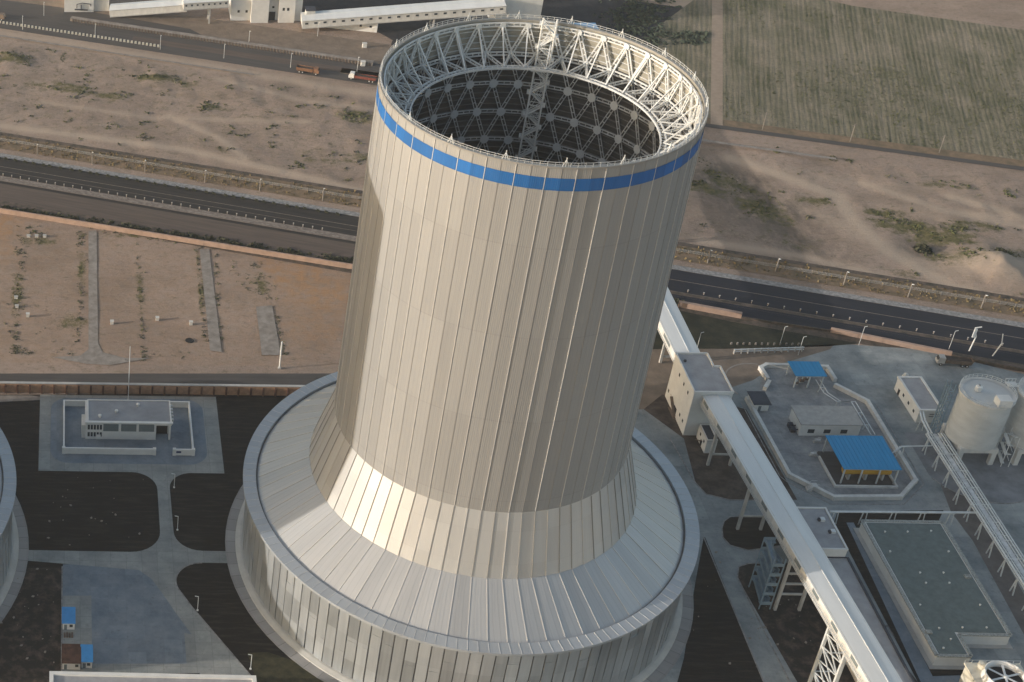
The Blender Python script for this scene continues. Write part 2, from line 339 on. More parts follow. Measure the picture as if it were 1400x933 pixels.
def noi(scale, det=8, ro=.6, mp=None, rot=0):
    q = n.new('ShaderNodeTexNoise'); q.inputs['Scale'].default_value = scale; q.inputs['Detail'].default_value = det; q.inputs['Roughness'].default_value = ro
    if mp:
        k = n.new('ShaderNodeMapping'); k.inputs['Scale'].default_value = mp; k.inputs['Rotation'].default_value = (0, 0, rot); l.new(tc.outputs['Object'], k.inputs[0]); l.new(k.outputs[0], q.inputs['Vector'])
    else: l.new(tc.outputs['Object'], q.inputs['Vector'])
    return q.outputs['Fac']
def ramp(f, a, b_, c0, c1):
    q = n.new('ShaderNodeValToRGB'); q.color_ramp.elements[0].position = a; q.color_ramp.elements[1].position = b_
    q.color_ramp.elements[0].color = rgb(c0); q.color_ramp.elements[1].color = rgb(c1); l.new(f, q.inputs[0]); return q.outputs[0]
def mixc(f, a, b_):
    q = n.new('ShaderNodeMix'); q.data_type = 'RGBA'; l.new(f, q.inputs[0])
    for s_, v in ((6, a), (7, b_)):
        if isinstance(v, tuple): q.inputs[s_].default_value = rgb(v)
        else: l.new(v, q.inputs[s_])
    return q.outputs[2]
def mm(op, a, bb):
    q = n.new('ShaderNodeMath'); q.operation = op
    for i, v in enumerate((a, bb)):
        if isinstance(v, (int, float)): q.inputs[i].default_value = v
        else: l.new(v, q.inputs[i])
    return q.outputs[0]
def attr(nm):
    q = n.new('ShaderNodeAttribute'); q.attribute_name = nm; return q.outputs['Fac']
def thr(f, a, b_):
    q = n.new('ShaderNodeMapRange'); q.inputs['From Min'].default_value = a; q.inputs['From Max'].default_value = b_; l.new(f, q.inputs['Value']); return q.outputs[0]
col = ramp(noi(.02, 10, .6), .3, .7, (.235, .18, .148), (.375, .29, .238))
col = mixc(thr(noi(.08, 10, .7, (1, 2.2, 1), .3), .45, .75), col, (.30, .245, .20))
col = mixc(thr(noi(.45, 10, .8), .50, .74), col, (.17, .125, .09))
col = mixc(thr(noi(1.3, 8, .8), .54, .68), col, (.42, .335, .28))
col = mixc(thr(noi(.16, 10, .8, (1, 2, 1), .3), .56, .66), col, (.15, .13, .085))
col = mixc(mm('MULTIPLY', thr(noi(.035, 10, .75, (1, 1.6, 1), .3), .48, .62), .55), col, (.20, .155, .12))
col = mixc(thr(noi(.25, 10, .75, (1, 2.5, 1), .3), .56, .72), col, (.19, .155, .10))
col = mixc(mm('MULTIPLY', attr('pale'), thr(noi(.5, 8), .05, .4)), col, (.43, .345, .27))
col = mixc(mm('MULTIPLY', attr('rust'), thr(noi(.3, 8), .3, .6)), col, (.36, .21, .11))
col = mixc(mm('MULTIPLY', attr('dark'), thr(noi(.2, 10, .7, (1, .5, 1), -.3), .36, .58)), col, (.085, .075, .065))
vg = mm('ADD', attr('veg'), mm('MULTIPLY', mm('SUBTRACT', noi(.22, 12, .85), .5), 3.2))
vcol = ramp(noi(.6, 8, .7), .35, .65, (.055, .06, .028), (.17, .145, .07))
col = mixc(thr(vg, .55, .9), col, vcol)
col = mixc(mm('MULTIPLY', thr(attr('pale'), .35, .9), .6), col, (.40, .32, .255))
l.new(col, b.inputs['Base Color'])
bp = n.new('ShaderNodeBump'); bp.inputs['Distance'].default_value = .42; bp.inputs['Strength'].default_value = .9
l.new(mm('ADD', noi(.9, 12, .85), mm('MULTIPLY', noi(.25, 10, .75, (1, 2.6, 1), .3), .9)), bp.inputs['Height']); l.new(bp.outputs[0], b.inputs['Normal'])
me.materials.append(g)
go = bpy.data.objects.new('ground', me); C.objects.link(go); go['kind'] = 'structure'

# ------------------------------------------------------------------ highway and strips
def strip(name, n0, n1, z, m, t0=-400, t1=900, seg=1):
    P = [(RO.x+RD.x*t+RN.x*q, RO.y+RD.y*t+RN.y*q) for t, q in ((t0, n0), (t1, n0), (t1, n1), (t0, n1))]
    b = MB(); b.add([(p[0]-RO.x, p[1]-RO.y, 0) for p in P], [(0, 1, 2, 3)])
    # the strip lies in the road's own frame so that wheel streaks run along it
    b2 = MB(); b2.add([(t0, n0, 0), (t1, n0, 0), (t1, n1, 0), (t0, n1, 0)], [(0, 1, 2, 3)])
    o = b2.build(name, m); o.location = (RO.x, RO.y, z); o.rotation_euler = (0, 0, math.atan2(RD.y, RD.x)); return tag(o, kind='structure')
ncl = []
for a in ((0, 218), (0, 241), (0, 250), (0, 275), (489, 293), (489, 320), (914, 362), (1400, 445), (1400, 468), (1400, 497), (907, 411)):
    x, y = G(*a); ncl.append((a, round(road_n(x, y), 1)))
print('road offsets', ncl)
strip('road_shoulder', -23.6, -22.0, .05, M['asph'], -400, 190)  # thin dark strip drawing a shadow line beside the median
strip('highway_verge', 2.2, 13.5, .12, M['verge'], -400, 900)
strip('road_shoulder', -43, -35.5, .03, M['verge_dark'], -400, 190)
strip('road_shoulder', -31.5, -27, .03, M['verge_dark'], 190, 900)
strip('dirt_strip', -35.5, -21.8, .04, M['asph_dusty'], -400, 190)
strip('highway', -27, -21.8, .044, M['asph_navy'], 190, 900)
strip('highway', -18.2, -4.6, .04, M['asph'], -400, 190)
strip('highway', -18.2, -4.6, .04, M['asph_navy'], 190, 900)  # same carriageway right of the tower, its shade painted navy
strip('road_median', -21.8, -18.2, .10, M['dustline'], -400, 190)
strip('road_median', -20.8, -19.0, .10, M['verge_dark'], 190, 900)
strip('highway', -21.8, -18.2, .07, M['asph_navy'], 190, 900)
strip('kerb', -4.6, -1.6, .14, M['kerb'], -400, 900)
strip('ditch', 12.4, 14.6, .13, M['verge_dark'], -400, 420)
for q in (-20.6, -19.2): strip('road_line', q-.25, q+.25, .16, M['lanepaint'], -400, 190)
strip('road_line', -19.1, -18.9, .16, M['dustline'], 190, 900)
strip('road_line', -11.5, -11.2, .06, M['dustline'], -400, 900)
strip('road_line', -14.7, -14.5, .06, M['dustline'], -400, 190)
# upper road on the left
def ustrip(name, n0, n1, z, m, t0=-200, t1=260):
    b2 = MB(); b2.add([(t0, n0, 0), (t1, n0, 0), (t1, n1, 0), (t0, n1, 0)], [(0, 1, 2, 3)])
    o = b2.build(name, m); o.location = (up0.x, up0.y, z); o.rotation_euler = (0, 0, math.atan2(ud.y, ud.x)); return tag(o, kind='structure')
ustrip('upper_road', 0, 20, .05, M['asph_grey'])
ustrip('upper_road', 7, 12, .06, M['asph_dusty'], 60)
ustrip('road_bank', 20, 40, .06, M['bank'], -200, 280)
ustrip('road_bank', 40, 120, .05, M['coal'], 170, 300)
ustrip('drain', -8.8, -7.6, .7, M['path'], -60, 120)
sheet('coal_yard', [(395, -60), (400, 22), (470, 26), (520, 46), (545, 60), (650, 60), (780, 30), (740, -60)], .08, M['coal'])
sheet('haul_road', [(0, 0), (110, 14), (260, 40), (290, 56), (210, 42), (0, 12)], .10, M['asph_grey'])
# field track and farm road on the right
def fstrip(name, n0, n1, z, m, t0=-150, t1=500, mi=0):
    b2 = MB(); b2.add([(t0, n0, 0), (t1, n0, 0), (t1, n1, 0), (t0, n1, 0)], [(0, 1, 2, 3)])
    o = b2.build(name, m); o.location = (fr0.x, fr0.y, z); o.rotation_euler = (0, 0, math.atan2(fd.y, fd.x)); return tag(o, kind='structure')
fstrip('farm_road', 0, 3.2, .10, M['asph_grey'])
fstrip('farm_verge', 3.2, 8.5, .06, M['verge'])
o = fstrip('irrigation_channel', -14.5, -13, 1.3, M['path'], -10, 46)
# crop field
fm, n, l, b = nt('crop_rows'); b.inputs['Roughness'].default_value = .95; b.inputs['Specular IOR Level'].default_value = .1
tc = n.new('ShaderNodeTexCoord')
col = ramp(noi(.05, 8, .6), .35, .65, (.21, .185, .14), (.30, .255, .20))
sx_ = n.new('ShaderNodeSeparateXYZ'); l.new(tc.outputs['Object'], sx_.inputs[0])
wob = mm('MULTIPLY', noi(.02, 2, .5), 1.5)
r1 = mm('MULTIPLY', thr(mm('ADD', mm('MULTIPLY', mm('SINE', mm('MULTIPLY', mm('ADD', sx_.outputs[0], wob), TAU/2.1), 0.), .55), mm('MULTIPLY', noi(.8, 6, .85, (1, .22, 1)), 4.5)), 1.1, 2.6), thr(noi(.30, 6, .7, (1, .05, 1)), .30, .55))
den = thr(noi(.022, 8, .7), .36, .56)
den2 = thr(noi(.10, 8, .7, (1, .35, 1)), .30, .55)
col = mixc(mm('MULTIPLY', thr(noi(.12, 8, .75, (1, .4, 1)), .42, .6), .45), col, (.12, .125, .075))
col = mixc(mm('MULTIPLY', mm('MULTIPLY', r1, den), den2), col, ramp(noi(.8, 6, .7), .35, .7, (.032, .042, .026), (.105, .11, .05)))
col = mixc(mm('MULTIPLY', thr(noi(1.1, 8, .8, (.6, 1, 1)), .50, .62), .6), col, (.07, .075, .05))
col = mixc(mm('MULTIPLY', thr(noi(.8, 8, .85, (.5, 1, 1)), .56, .66), .6), col, (.30, .26, .20))
l.new(col, b.inputs['Base Color'])
bp = n.new('ShaderNodeBump'); bp.inputs['Distance'].default_value = .3; l.new(r1, bp.inputs['Height']); l.new(bp.outputs[0], b.inputs['Normal'])
def fsheet(name, pts, z, m):
    b2 = MB(); b2.add([(p[0], p[1], 0) for p in pts], [tuple(range(len(pts)))]); o = b2.build(name, m)
    o.location = (fr0.x, fr0.y, z); o.rotation_euler = (0, 0, math.atan2(fd.y, fd.x)); return tag(o, kind='structure')
def to_f(px, py):
    x, y = G(px, py); return ((x-fr0.x)*fd.x+(y-fr0.y)*fd.y, (x-fr0.x)*fn.x+(y-fr0.y)*fn.y)
xa = to_f(988, 120)[0]; xb = to_f(972, 120)[0]; yt = to_f(1200, 20)[1]
fsheet('crop_field', [(xa, 8.5), (500, 8.5), (500, 112), (150, yt), (60, yt+6), (xa, yt+24)], .12, fm)
fsheet('crop_field', [(xb-22, 8.5), (xb, 8.5), (xb, yt+10), (xb-22, yt-40)], .12, fm)
fsheet('farm_track', [(xb, 3.2), (xa, 3.2), (xa, 300), (xb, 300)], .13, M['dirt'] if 'dirt' in M else mat('pale_dirt_track', (.30, .235, .18), .95, 0, .12, .4, .05, 1.5))

# ------------------------------------------------------------------ left plant area
sheet('plot_road', [(-60, 511), (421, 511), (600, 511), (600, 528), (-60, 528)], .03, M['asph_grey'])
sheet('plant_lawn', [(-200, 541), (420, 538), (560, 538), (560, 1100), (-400, 1100)], .02, M['soil_dark'])
sheet('dirt_apron', [(-60, 541), (110, 541), (60, 547), (0, 550), (-60, 550)], .05, M['path'])
sheet('dirt_apron', [(40, 541), (300, 539), (296, 543), (56, 543)], .055, M['soil_brown'])
sheet('field_path', [(121, 316), (132, 316), (134, 470), (140, 482), (170, 490), (208, 490), (150, 500), (118, 498), (70, 489), (110, 487), (121, 478)], .14, M['path'])
sheet('field_path', [(273, 341), (286, 341), (303, 482), (287, 480)], .14, M['path'])
sheet('field_path', [(350, 420), (372, 418), (384, 486), (358, 486)], .13, M['path'])
X0, X1, Y0, Y1 = -120.6, -63.3, 35.3, 73.5
sheet('plaza', [(X0, Y0), (X1, Y0), (X1, Y1), (X0, Y1)], .06, M['plaza'], px=False)
sheet('plaza_paving', rrect(-117, -68, 39.2, 72, 6), .09, M['yard_blue'], px=False)
cj = [(-116, 0), (-92, 0)]
# drive, junction and its rounded corners (world coordinates)
sx0, sx1 = -84.2, -80.2
yj0, yj1 = -6.6, .6
drive = [(sx0-8, Y0+.0), (sx1+7, Y0+.0)]+arc(sx1+7, Y0-7.2, 7.2, 90, 180, 8)+arc(sx1+8, yj1+8, 8, 180, 270, 8)+[(-62, yj1), (-62, yj1-5)]+arc(-72.6, yj1-13, 8, 90, 200, 8)
P = [G(262, 830), G(345, 927), G(420, 1020), G(330, 1020), G(272, 920), G(262, 868), G(240, 838), G(222, 812), G(207, 792), G(190, 780)]
drive += P+[(-123, yj1-5.5), (-123, yj1-1)]+arc(sx0-9, yj1+8, 9, 270, 360, 8)+arc(sx0-8, Y0-8, 8, 0, 90, 8)
sheet('plant_drive', drive, .10, M['plaza'], px=False)
sheet('blue_paved_yard', [(86, 772), (175, 772), (215, 779), (230, 793), (232, 812), (240, 838), (262, 868), (272, 884), (272, 921), (85, 922)], .08, M['yard_blue'])
sheet('pale_paving', [(86, 815), (125, 815), (126, 908), (255, 908), (252, 866), (262, 868), (272, 884), (272, 921), (85, 922)], .12, M['plaza'])
sheet('sunlit_green_lawn', [(338, 893), (366, 892), (405, 905), (470, 950), (440, 1000), (380, 960), (352, 935)], .045, mat('sunlit_green_lawn', (.022, .022, .012), .95, 0, .3, .4, .1, 1.5, col2=(.06, .055, .028)))  # green patch that paints a sunlit corner onto the dark lawn
sheet('yard_soil', [(-80, 777), (85, 777), (85, 1000), (-80, 1000)], .05, M['soil_mix'])

# ------------------------------------------------------------------ right plant area
sheet('works_yard', [(880, 478), (1000, 480), (1140, 470), (1260, 478), (1400, 512), (1700, 560), (1700, 1150), (700, 1150), (700, 478)], .036, M['yard'])
sheet('lit_dirt', [(860, 478), (1000, 478), (1140, 471), (1135, 478), (1060, 500), (1030, 520), (1000, 530), (940, 560), (860, 560)], .05, M['bank'])
sheet('dark_grass', [(860, 420), (925, 424), (1000, 440), (1175, 470), (1130, 474), (1000, 477), (860, 478)], .05, mat('dark_grass', (.018, .02, .013), .95, 0, .3, .2, .1, 1., col2=(.06, .055, .03), ramp=(.4, .8)))
sheet('soil_bed', [(880, 560), (935, 600), (951, 661), (965, 676), (998, 684), (1040, 684), (1090, 684), (1020, 560), (960, 545), (905, 540)], .06, M['soil_brown'])
sheet('lawn_bed', [(998, 707), (1100, 705), (1120, 745), (1065, 746), (1023, 753), (998, 746), (988, 735), (987, 722), (990, 713)], .06, M['soil_dark'])
sheet('lawn_bed', [(1010, 775), (1023, 771), (1130, 770), (1260, 940), (1330, 1100), (1170, 1100), (1090, 933), (1008, 790)], .06, M['soil_mix'])
sheet('lawn_bed', [(962, 735), (964, 735), (1044, 933), (1110, 1100), (880, 1100), (935, 900), (950, 800)], .06, M['soil_dark'])
sheet('lawn_bed', [(1145, 700), (1290, 698), (1282, 715), (1175, 715), (1276, 915), (1380, 905), (1384, 1000), (1290, 1000), (1190, 810), (1140, 715)], .06, M['soil_dark'])
sheet('service_path', [(1157, 715), (1167, 715), (1275, 925), (1400, 921), (1400, 936), (1262, 940)], .09, M['yard_blue'])
sheet('gravel_bed', [(1262, 600), (1284, 600), (1420, 850), (1420, 905), (1330, 740), (1300, 700)], .05, mat('grey_brown_gravel', (.13, .12, .115), .95, 0, .2, .3, .05, 2))

sheet('compound_floor', [(107, 38), (117, 28.5), (136.4, 28.8), (143.6, 36.5), (143.6, 74.4), (136.8, 83), (137.3, 92), (118, 92.5), (112, 80), (107, 75)], .10, slabbed('stained_floor', (.19, .20, .21), (.38, .38, .37), 7., .04, .75, .2), px=False)

rgs = random.Random(21)
def stones(name, x0, x1, y0, y1, n_, m):
    b = MB()
    for _ in range(n_):
        x, y, s_ = rgs.uniform(x0, x1), rgs.uniform(y0, y1), rgs.choice((.15, .2, .3, .5)); a = rgs.uniform(0, PI)
        c, d = math.cos(a)*s_, math.sin(a)*s_
        b.prism([(x-c, y-d), (x+d*.7, y-c*.7), (x+c, y+d), (x-d*.7, y+c*.7)], .02, .08+s_*.4)
    return tag(b.build(name, m), kind='stuff')
stones('plot_litter', -118, -88, 2, 33, 24, M['path']); stones('plot_litter', 60, 84, -60, 10, 22, M['path']); stones('plot_litter', 76, 98, -50, -4, 26, M['path']); stones('plot_litter', -140, -113, -50, -8, 40, M['path'])
# kerbs round the beds
def kerb(name, pts, w=.35, h=.16, px=True, m=None):
    P = [Vector(G(*p)) if px else Vector(p) for p in pts]
    b = MB()
    for a, c in zip(P, P[1:]):
        d = (c-a).normalized(); s = Vector((-d.y, d.x))*w/2
        b.prism([tuple(a-s), tuple(c-s), tuple(c+s), tuple(a+s)], 0, h)
    return tag(b.build(name, m or M['kerb']), kind='structure')
kerb('kerb', [(916, 600), (951, 661), (965, 676), (998, 684), (1060, 685)])
kerb('kerb', [(1060, 706), (998, 707), (990, 713), (987, 722), (988, 735), (998, 746), (1023, 753), (1065, 748)])
kerb('kerb', [(1080, 933), (1008, 790), (1010, 775), (1023, 771), (1062, 770)])
kerb('kerb', [(962, 735), (1044, 933), (1080, 1010)])
kerb('kerb', [tuple(p) for p in arc(-72.6, yj1-13, 8, 90, 200, 8)]+[G(262, 830), G(345, 927)], px=False)
kerb('kerb', [(85, 775), (84, 925)])
kerb('kerb', arc(113.5, 84.5, 10.5, 75, 215, 16), .5, .1, px=False, m=M['path'])
kerb('kerb', [(104.5, 74), (104.8, 38), (106, 35.5), (115.5, 25.6), (137, 26), (146.5, 35.5), (146.8, 74)], .3, .12, px=False)

# ------------------------------------------------------------------ the cooling tower
N = 72
def zr(z):  # shaft radius by height
    return 38.8-(z-52)/101*1.1
def build_tower(label):
    t = thing('cooling_tower', label, 'cooling tower', (0, 0, 0))
    # shaft cladding with one flat sheet per panel and a raised seam between panels
    b = MB(); zs = np.linspace(51.8, 153, 9)
    b.lathe([(zr(z), z) for z in zs], N, 0)
    for i in range(N):
        a = TAU*i/N; ca, sa = math.cos(a), math.sin(a); w = .05 if i % 2 else .08; mi = 1 if i % 2 else 2
        e = .07 if i % 2 else .16
        for z0, z1 in ((52.2, 145.9), (151.45, 152.9)) if False else ((52.2, 152.9),):
            ra, rb = zr(z0), zr(z1)
            vsx = []
            for rr, z in ((ra, z0), (rb, z1)):
                for dr, s in ((-.05, -w), (e, -w), (e, w), (-.05, w)):
                    vsx.append(((rr+dr)*ca-s*sa, (rr+dr)*sa+s*ca, z))
            b.add(vsx, [(0, 4, 5, 1), (1, 5, 6, 2), (2, 6, 7, 3), (4, 7, 6, 5)], mi)
    b.build('shaft_cladding', [M['shaft'], M['rib'], M['ribl']], t)
    b = MB(); b.lathe([(zr(147.0)+.12, 147.0), (zr(150.2)+.12, 150.2)], N, 0); b.build('painted_band', M['blue_band'], t)
    # rim walkway
    b = MB(); b.lathe([(zr(153)+.25, 152.7), (zr(153)+.25, 153.15), (37.15, 153.15), (37.15, 152.7)], N, 0); b.build('rim_walkway', M['rib'], t)
    b = MB()
    for i in range(N*2):
        a = TAU*i/N/2; b.bar((37.7*math.cos(a), 37.7*math.sin(a), 153.1), (37.7*math.cos(a), 37.7*math.sin(a), 154.2), .07)
    for zz in (153.65, 154.2): b.path([(37.7*math.cos(TAU*i/N), 37.7*math.sin(TAU*i/N), zz) for i in range(N+1)], .07, 0, 4)
    b.build('handrail', M['steel'], t)
    for i in range(18):
        a = TAU*(i+.3)/18; c, s = math.cos(a), math.sin(a); b = MB()
        b.bar((37.4*c, 37.4*s, 153.1), (37.4*c, 37.4*s, 155.4), .16)
        for d in (-.7, .7): b.bar((37.4*c-d*s, 37.4*s+d*c, 153.1), (37.4*c, 37.4*s, 154.9), .12)
        b.build('lightning_mast', M['white_metal'], t)
    # flare, roof, ring walkway, louver wall, curb
    b = MB(); b.lathe([(43.98, 33.7), (38.75, 52.1)], N, 0)
    for i in range(N):
        a = TAU*i/N; ca, sa = math.cos(a), math.sin(a); w = .06
        vsx = []
        for rr, z in ((44.0, 33.9), (38.9, 51.9)):
            for dr, s in ((-.05, -w), (.14, -w), (.14, w), (-.05, w)): vsx.append(((rr+dr)*ca-s*sa, (rr+dr)*sa+s*ca, z))
        b.add(vsx, [(0, 4, 5, 1), (1, 5, 6, 2), (2, 6, 7, 3)], 1 if i % 3 else 2)
    b.build('flare_cladding', [M['flare'], M['rib'], M['ribl']], t)
    b = MB()
    rnd = random.Random(3)
    for i in range(N):     # each roof bay slightly tilted, as laid sheets are
        a0, a1 = TAU*i/N, TAU*(i+1)/N; t0, t1 = rnd.uniform(-.06, .06), rnd.uniform(-.06, .06)
        p = [(57.9*math.cos(a0), 57.9*math.sin(a0), 24.7+t0), (57.9*math.cos(a1), 57.9*math.sin(a1), 24.7-t0), (44*math.cos(a1), 44*math.sin(a1), 33.75-t1), (44*math.cos(a0), 44*math.sin(a0), 33.75+t1)]
        b.add(p, [(0, 1, 2, 3)], 0, [[(i, 0), (i+.999, 0), (i+.999, 16), (i, 16)]])
        w = .09
        vsx = []
        for rr, z in ((57.6, 24.9), (44.2, 33.6)):
            for dz, s in ((0, -w), (.16, -w), (.16, w), (0, w)): vsx.append((rr*math.cos(a0)-s*math.sin(a0), rr*math.sin(a0)+s*math.cos(a0), z+dz))
        b.add(vsx, [(0, 4, 5, 1), (1, 5, 6, 2), (2, 6, 7, 3), (0, 1, 2, 3)], 1)
    b.lathe([(58.3, 24.5), (57.9, 24.65)], N, 2)
    b.build('roof', [M['roof_metal'], M['ribl'], M['gap']], t)
    b = MB(); b.lathe([(61.1, 24.0), (61.9, 24.2), (62.0, 25.1), (58.35, 25.35), (58.3, 24.5)], 144, 0)
    for i in range(144):
        a = TAU*i/144; b.bar((58.4*math.cos(a), 58.4*math.sin(a), 25.38), (61.95*math.cos(a), 61.95*math.sin(a), 25.15), .12, .06, 1)
    b.build('ring_walkway', [M['walk'], M['steel_in']], t)
    b = MB(); b.lathe([(60.25, .8), (60.25, 24.3)], 120, 1)
    K = 120
    for i in range(K):
        g_ = .055*TAU/K; a0, a1 = TAU*i/K+g_, TAU*(i+1)/K-g_
        cut = rnd.choice((18.5, 14., 20., 9.)); zz = [.9, cut, 24.1]
        for k in range(2):
            dy = rnd.gauss(0, .045); tl = rnd.gauss(0, .06); dr = .05
            z0, z1 = zz[k]+.03, zz[k+1]-.03
            p = []
            for a, z, s1, s2 in ((a0, z0, -1, -1), (a1, z0, 1, -1), (a1, z1, 1, 1), (a0, z1, -1, 1)):
                rr = 60.62+dy*s1+tl*s2; p.append((rr*math.cos(a), rr*math.sin(a), z))
            for a, z in ((a0, z0), (a1, z0), (a1, z1), (a0, z1)): p.append((60.25*math.cos(a), 60.25*math.sin(a), z))
            b.add(p, [(0, 1, 2, 3), (0, 3, 7, 4), (1, 5, 6, 2), (3, 2, 6, 7), (0, 4, 5, 1)], 0, [[(i+.1, z0), (i+.9, z0), (i+.9, z1), (i+.1, z1)]]+[[(i+.1, z0)]*4]*4)
    b.build('louver_wall', [M['wall_panel'], M['gap']], t)
    b = MB(); b.lathe([(62.6, 0), (62.5, .55), (61.3, 1.0), (60.3, 1.05)], 120, 0); b.build('curb', M['curb'], t)
    b = MB(); b.lathe([(37.2, 153), (37.2, 144.2)], N, 0); b.lathe([(37.3, 144.2), (37.6, 60), (38, 52), (43, 34)], N, 1)  # lower lining darker: the unlit depth of the shaft is put into its colour
    for z in np.arange(56, 152.5, 1.65):
        b.lathe([(36.98, z-.09), (36.98, z+.09)][::-1], N, 3 if z > 144.2 else 2)
        b.lathe([(36.98, z+.09), (37.3, z+.09)][::-1], N, 3 if z > 144.2 else 2)
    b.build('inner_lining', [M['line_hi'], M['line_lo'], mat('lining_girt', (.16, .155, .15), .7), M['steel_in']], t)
    return t
tower = build_tower('main cooling tower of pale metal sheets, blue band under its open rim, steel lattice inside')
tower2 = copy_tree(tower, (-188.4, 0, 0), 'second cooling tower at the left edge, only its ring walkway and base wall in view', skip=('handrail', 'lightning_mast', 'rim_walkway'))
tower['group'] = tower2['group'] = 'cooling towers'
for cx_ in (0, -188.4):
    b = MB(); b.lathe([(65.5, 0), (65.5, .16), (62.4, .2)], 84, 0)
    for i in range(84):
        a = TAU*i/84; b.bar((62.5*math.cos(a), 62.5*math.sin(a), .17), (65.4*math.cos(a), 65.4*math.sin(a), .14), .12, .1, 1)
    o = b.build('tower_apron', [M['conc_pad'], M['gap']]); o.location = (cx_, 0, 0); tag(o, kind='structure')

# lattice inside the shaft
NL = 36; zrow = [151.8, 143.5, 135.0, 126.6, 118.2, 109.8, 101.4, 93.0, 84.6, 76.2]
A0 = R(2)
def node(k, i, rr=36.7):
    a = A0+TAU*(i+.5*(k % 2))/NL; return Vector((rr*math.cos(a), rr*math.sin(a), zrow[k]))
def dbl(b, p, q, w=.28, gap=.85, inward=None):
    p, q = Vector(p), Vector(q); d = (q-p).normalized(); m_ = (p+q)/2; o = Vector((m_.x, m_.y, 0)).normalized()
    s = d.cross(o).normalized()*gap/2
    for k in (-1, 1): b.bar(p+s*k, q+s*k, w)
    nseg = max(2, int((q-p).length/1.6))
    for j in range(nseg): b.bar(p.lerp(q, (j+.5)/nseg)-s, p.lerp(q, (j+.5)/nseg)+s, w*.8)
for i in range(NL):
    for d in (0, 1):
        j = i+d-1
        b = MB(); p = node(0, i, 36.5); a = A0+TAU*(j+.5)/NL; q = Vector((36.5*math.cos(a), 36.5*math.sin(a), zrow[1]))
        dbl(b, p, q, .34, .8); b.build('wall_brace', M['steel'], tower)
        # radial members from the wall node to the inner ring
        a2 = A0+TAU*(i+.5)/NL; a3 = A0+TAU*(i+d)/NL
        b = MB(); p = Vector((36.4*math.cos(a2), 36.4*math.sin(a2), zrow[1]+.1)); q = Vector((29.9*math.cos(a3), 29.9*math.sin(a3), 142.9))
        dbl(b, p, q, .3, .7); b.build('radial_brace', M['steel'], tower)
        if d == 0:
            b = MB(); p = node(0, i, 36.5); q = Vector((29.9*math.cos(A0+TAU*i/NL), 29.9*math.sin(A0+TAU*i/NL), 143.2))
            b.bar(p, q, .3); b.build('raking_brace', M['steel'], tower)
def ring(name, rr, z, w, m, n=72, two=0.):
    b = MB()
    for dz in ((-two/2, two/2) if two else (0,)):
        pts = [(rr*math.cos(TAU*i/n), rr*math.sin(TAU*i/n), z+dz) for i in range(n+1)]
        for p, q in zip(pts, pts[1:]): b.bar(p, q, w)
    if two:
        for i in range(n*2): b.bar((rr*math.cos(PI*i/n), rr*math.sin(PI*i/n), z-two/2), (rr*math.cos(PI*i/n), rr*math.sin(PI*i/n), z+two/2), w*.7)
    return b.build(name, m, tower)
b = MB()
for rr in (29.3, 30.5):
    pts = [(rr*math.cos(TAU*i/NL/2+A0), rr*math.sin(TAU*i/NL/2+A0), 143) for i in range(NL*2+1)]
    for p, q in zip(pts, pts[1:]): b.bar(p, q, .34, .5)
for i in range(144): b.bar((29.3*math.cos(PI*i/72), 29.3*math.sin(PI*i/72), 143), (30.5*math.cos(PI*i/72), 30.5*math.sin(PI*i/72), 143), .2)
b.build('inner_ring_beam', M['steel'], tower)
ring('ring_beam', 36.5, 151.9, .34, M['steel'], two=.9); ring('ring_beam', 36.5, 143.6, .34, M['steel'], two=.9)
for k in range(2, 9): ring('ring_beam', 36.6, zrow[k], .26, M['steel_in'], two=.8)
b = MB()
for k in range(1, 9):
    for i in range(NL):
        p = node(k, i)
        for d in (0, 1):
            i2 = i+(d if k % 2 else d-1); dbl(b, p, node(k+1, i2), .20, .72)
tag(b.build('diagonal_bracing', M['steel_in'], tower), kind='stuff')
def plate(p, r_, m):
    o = Vector((-p.x, -p.y, 0)).normalized(); s = Vector((-o.y, o.x, 0)); b = MB()
    c = p+o*.35; vsx = []
    for off in (0, .12):
        for k in range(8):
            t = TAU*(k+.5)/8; vsx.append(c+o*off+s*(math.cos(t)*r_)+Vector((0, 0, math.sin(t)*r_*1.15)))
    b.add(vsx, [tuple(range(8))[::-1], tuple(range(8, 16))]+[(k, (k+1) % 8, 8+(k+1) % 8, 8+k) for k in range(8)])
    return b.build('node_plate', m, tower)
cnt = 0; rest = []
for k in range(0, 8):
    for i in range(NL):
        p = node(k, i, 36.5 if k < 2 else 36.5); ang = math.degrees(math.atan2(p.y, p.x)) % 360
        vis = (k < 2 and not (230 < ang < 290)) or (2 <= k <= 5 and 15 < ang < 150)
        if vis and cnt < 100: plate(p, .8 if k < 2 else 1.15, M['white_metal']); cnt += 1
